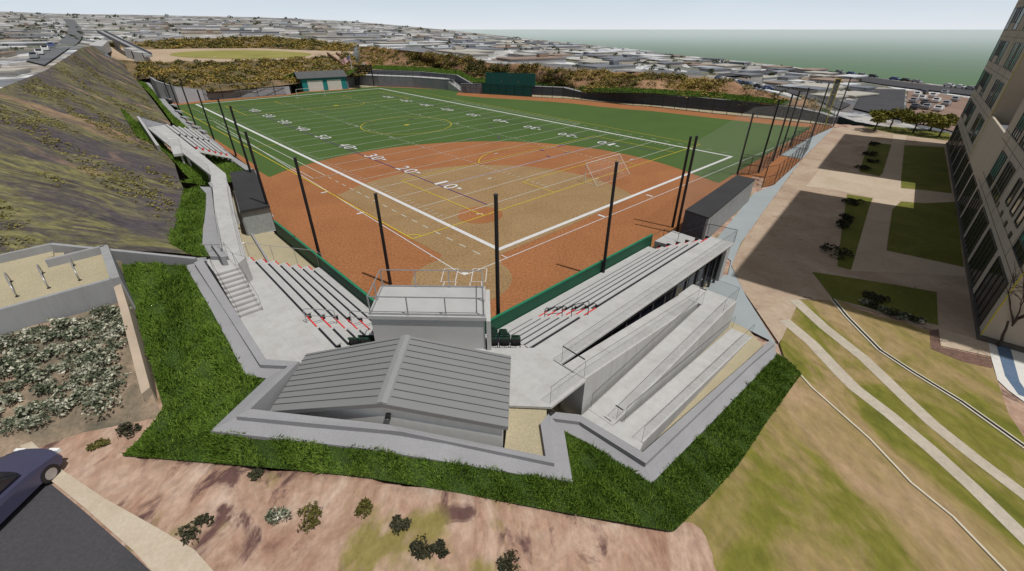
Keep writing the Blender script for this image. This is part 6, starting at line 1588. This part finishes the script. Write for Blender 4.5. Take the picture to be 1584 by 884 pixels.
def shell(prof, ymid, yt):
    b = MB(); n = len(prof); st_n = 6; secs = []
    for j in range(st_n+1):
        f = -1+2*j/st_n; sq = 1-0.10*abs(f)**3
        secs.append([cp(x*sq, f*(ymid if z < 0.9 else yt), z-(0.05*abs(f)**3 if z > 0.5 else 0)) for x, z in prof])
    for s0_, s1_ in zip(secs, secs[1:]):
        for i in range(n): k = (i+1) % n; b.face([s0_[i], s0_[k], s1_[k], s1_[i]])
    b.cap(secs[0]); b.cap(secs[-1], True); return b
shell([(-2.05,0.28),(2.0,0.28),(2.15,0.55),(2.05,0.78),(1.0,0.95),(0.9,0.95),(-1.7,0.98),(-2.1,0.85),(-2.15,0.5)], 0.88, 0.84).build('body', simple('dark_blue_paint', (0.075, 0.075, 0.135), 0.25, 0.3, var=0.04), car)
shell([(1.0,0.94),(0.35,1.42),(-1.0,1.46),(-1.75,0.96)], 0.8, 0.70).build('cabin', M['glassdark'], car)
shell([(0.30,1.43),(0.1,1.475),(-0.8,1.50),(-1.0,1.465)], 0.66, 0.66).build('roof', simple('lavender_painted_sheen', (0.30, 0.29, 0.47), 0.3, 0.2, var=0.04), car)  # lavender highlight put into the roof colour
for x in (-1.35, 1.35):
    for s_ in (-1, 1):
        b = MB(); b.tube([cp(x, s_*0.72, 0.32), cp(x, s_*0.90, 0.32)], 0.32, 18); w_ = b.build('wheel', M['black'], car)
        b = MB(); b.tube([cp(x, s_*0.90, 0.32), cp(x, s_*0.912, 0.32)], 0.2, 14); b.build('rim', M['galv'], w_)
for s_ in (-1, 1):
    b = MB(); b.box(cp(2.03, s_*0.6, 0.68), (0.12, 0.34, 0.14), ax); b.build('headlight', M['white'], car)
    b = MB(); b.box(cp(-2.08, s_*0.6, 0.76), (0.1, 0.32, 0.14), ax); b.build('tail_light', M['red'], car)

# ---------------------------------------------------------------- light, sky, camera
SUN_EL = math.radians(66); sh_dir = np.array([-0.83, 0.56]); sh_dir /= np.linalg.norm(sh_dir)
to_sun = np.array([-sh_dir[0]*math.cos(SUN_EL), -sh_dir[1]*math.cos(SUN_EL), math.sin(SUN_EL)])
sl = bpy.data.lights.new('sun', 'SUN'); sl.energy = 3.3; sl.angle = math.radians(0.6); sl.color = (1.0, 0.965, 0.91)
so = bpy.data.objects.new('sun', sl); COL.objects.link(so); so.rotation_euler = Vector(to_sun).to_track_quat('Z', 'Y').to_euler(); so.location = (0, 0, 80)
wd_ = bpy.data.worlds.new('World'); scene.world = wd_; wd_.use_nodes = True; nt = wd_.node_tree
bg = nt.nodes['Background']; sky = nt.nodes.new('ShaderNodeTexSky'); sky.sky_type = 'NISHITA'; sky.sun_disc = False
sky.sun_elevation = SUN_EL; sky.sun_rotation = math.atan2(to_sun[0], to_sun[1]); sky.altitude = 50; sky.air_density = 1.0; sky.dust_density = 2.0; sky.ozone_density = 1.0
tc = nt.nodes.new('ShaderNodeTexCoord'); mp = nt.nodes.new('ShaderNodeMapping'); mp.inputs['Scale'].default_value = (1, 1, 5.5)
nt.links.new(tc.outputs['Generated'], mp.inputs['Vector'])
cn = noise(nt, mp.outputs['Vector'], 3.2, 7, 0.6, 0.5)
cm = ramp(nt, cn, [(0.45, (0, 0, 0)), (0.75, (0.6, 0.6, 0.6))])
sz_ = nt.nodes.new('ShaderNodeSeparateXYZ'); nt.links.new(tc.outputs['Generated'], sz_.inputs[0])
lowm = ramp(nt, sz_.outputs['Z'], [(0.0, (0.95,)*3), (0.05, (0.85,)*3), (0.12, (0.35,)*3), (0.28, (0, 0, 0))])
lowc = ramp(nt, sz_.outputs['Z'], [(0.0, (13.3/16, 13.9/16, 14.7/16)), (0.03, (11.9/16, 13.3/16, 14.6/16)), (0.10, (10.0/16, 12.2/16, 14.4/16))])
hs = nt.nodes.new('ShaderNodeHueSaturation'); hs.inputs['Saturation'].default_value = 0.25; nt.links.new(sky.outputs['Color'], hs.inputs['Color'])
sc0 = mixc(nt, hs.outputs['Color'], (13, 13.4, 13.8), cm)
lc = mixc(nt, lowc, (20, 20, 20), 1.0, 'MULTIPLY')
sc_ = mixc(nt, sc0, lc, lowm)
nt.links.new(sc_, bg.inputs['Color']); bg.inputs['Strength'].default_value = 0.048
cam = bpy.data.cameras.new('camera'); co = bpy.data.objects.new('camera', cam); COL.objects.link(co)
co.location = (0, 0, CH); co.rotation_euler = (math.pi/2-TH, 0, 0)
cam.sensor_fit = 'HORIZONTAL'; cam.sensor_width = 36.0; cam.lens = FOC/W0*36.0; cam.clip_start = 0.1; cam.clip_end = 200000
scene.camera = co
scene.render.engine = 'CYCLES'
vs_ = scene.view_settings; scene.display_settings.display_device = 'sRGB'; vs_.view_transform = 'Standard'; vs_.look = 'None'; vs_.exposure = 0.0; vs_.gamma = 1.0; vs_.use_curve_mapping = False
scene.cycles.max_bounces = 6; scene.cycles.transparent_max_bounces = 24
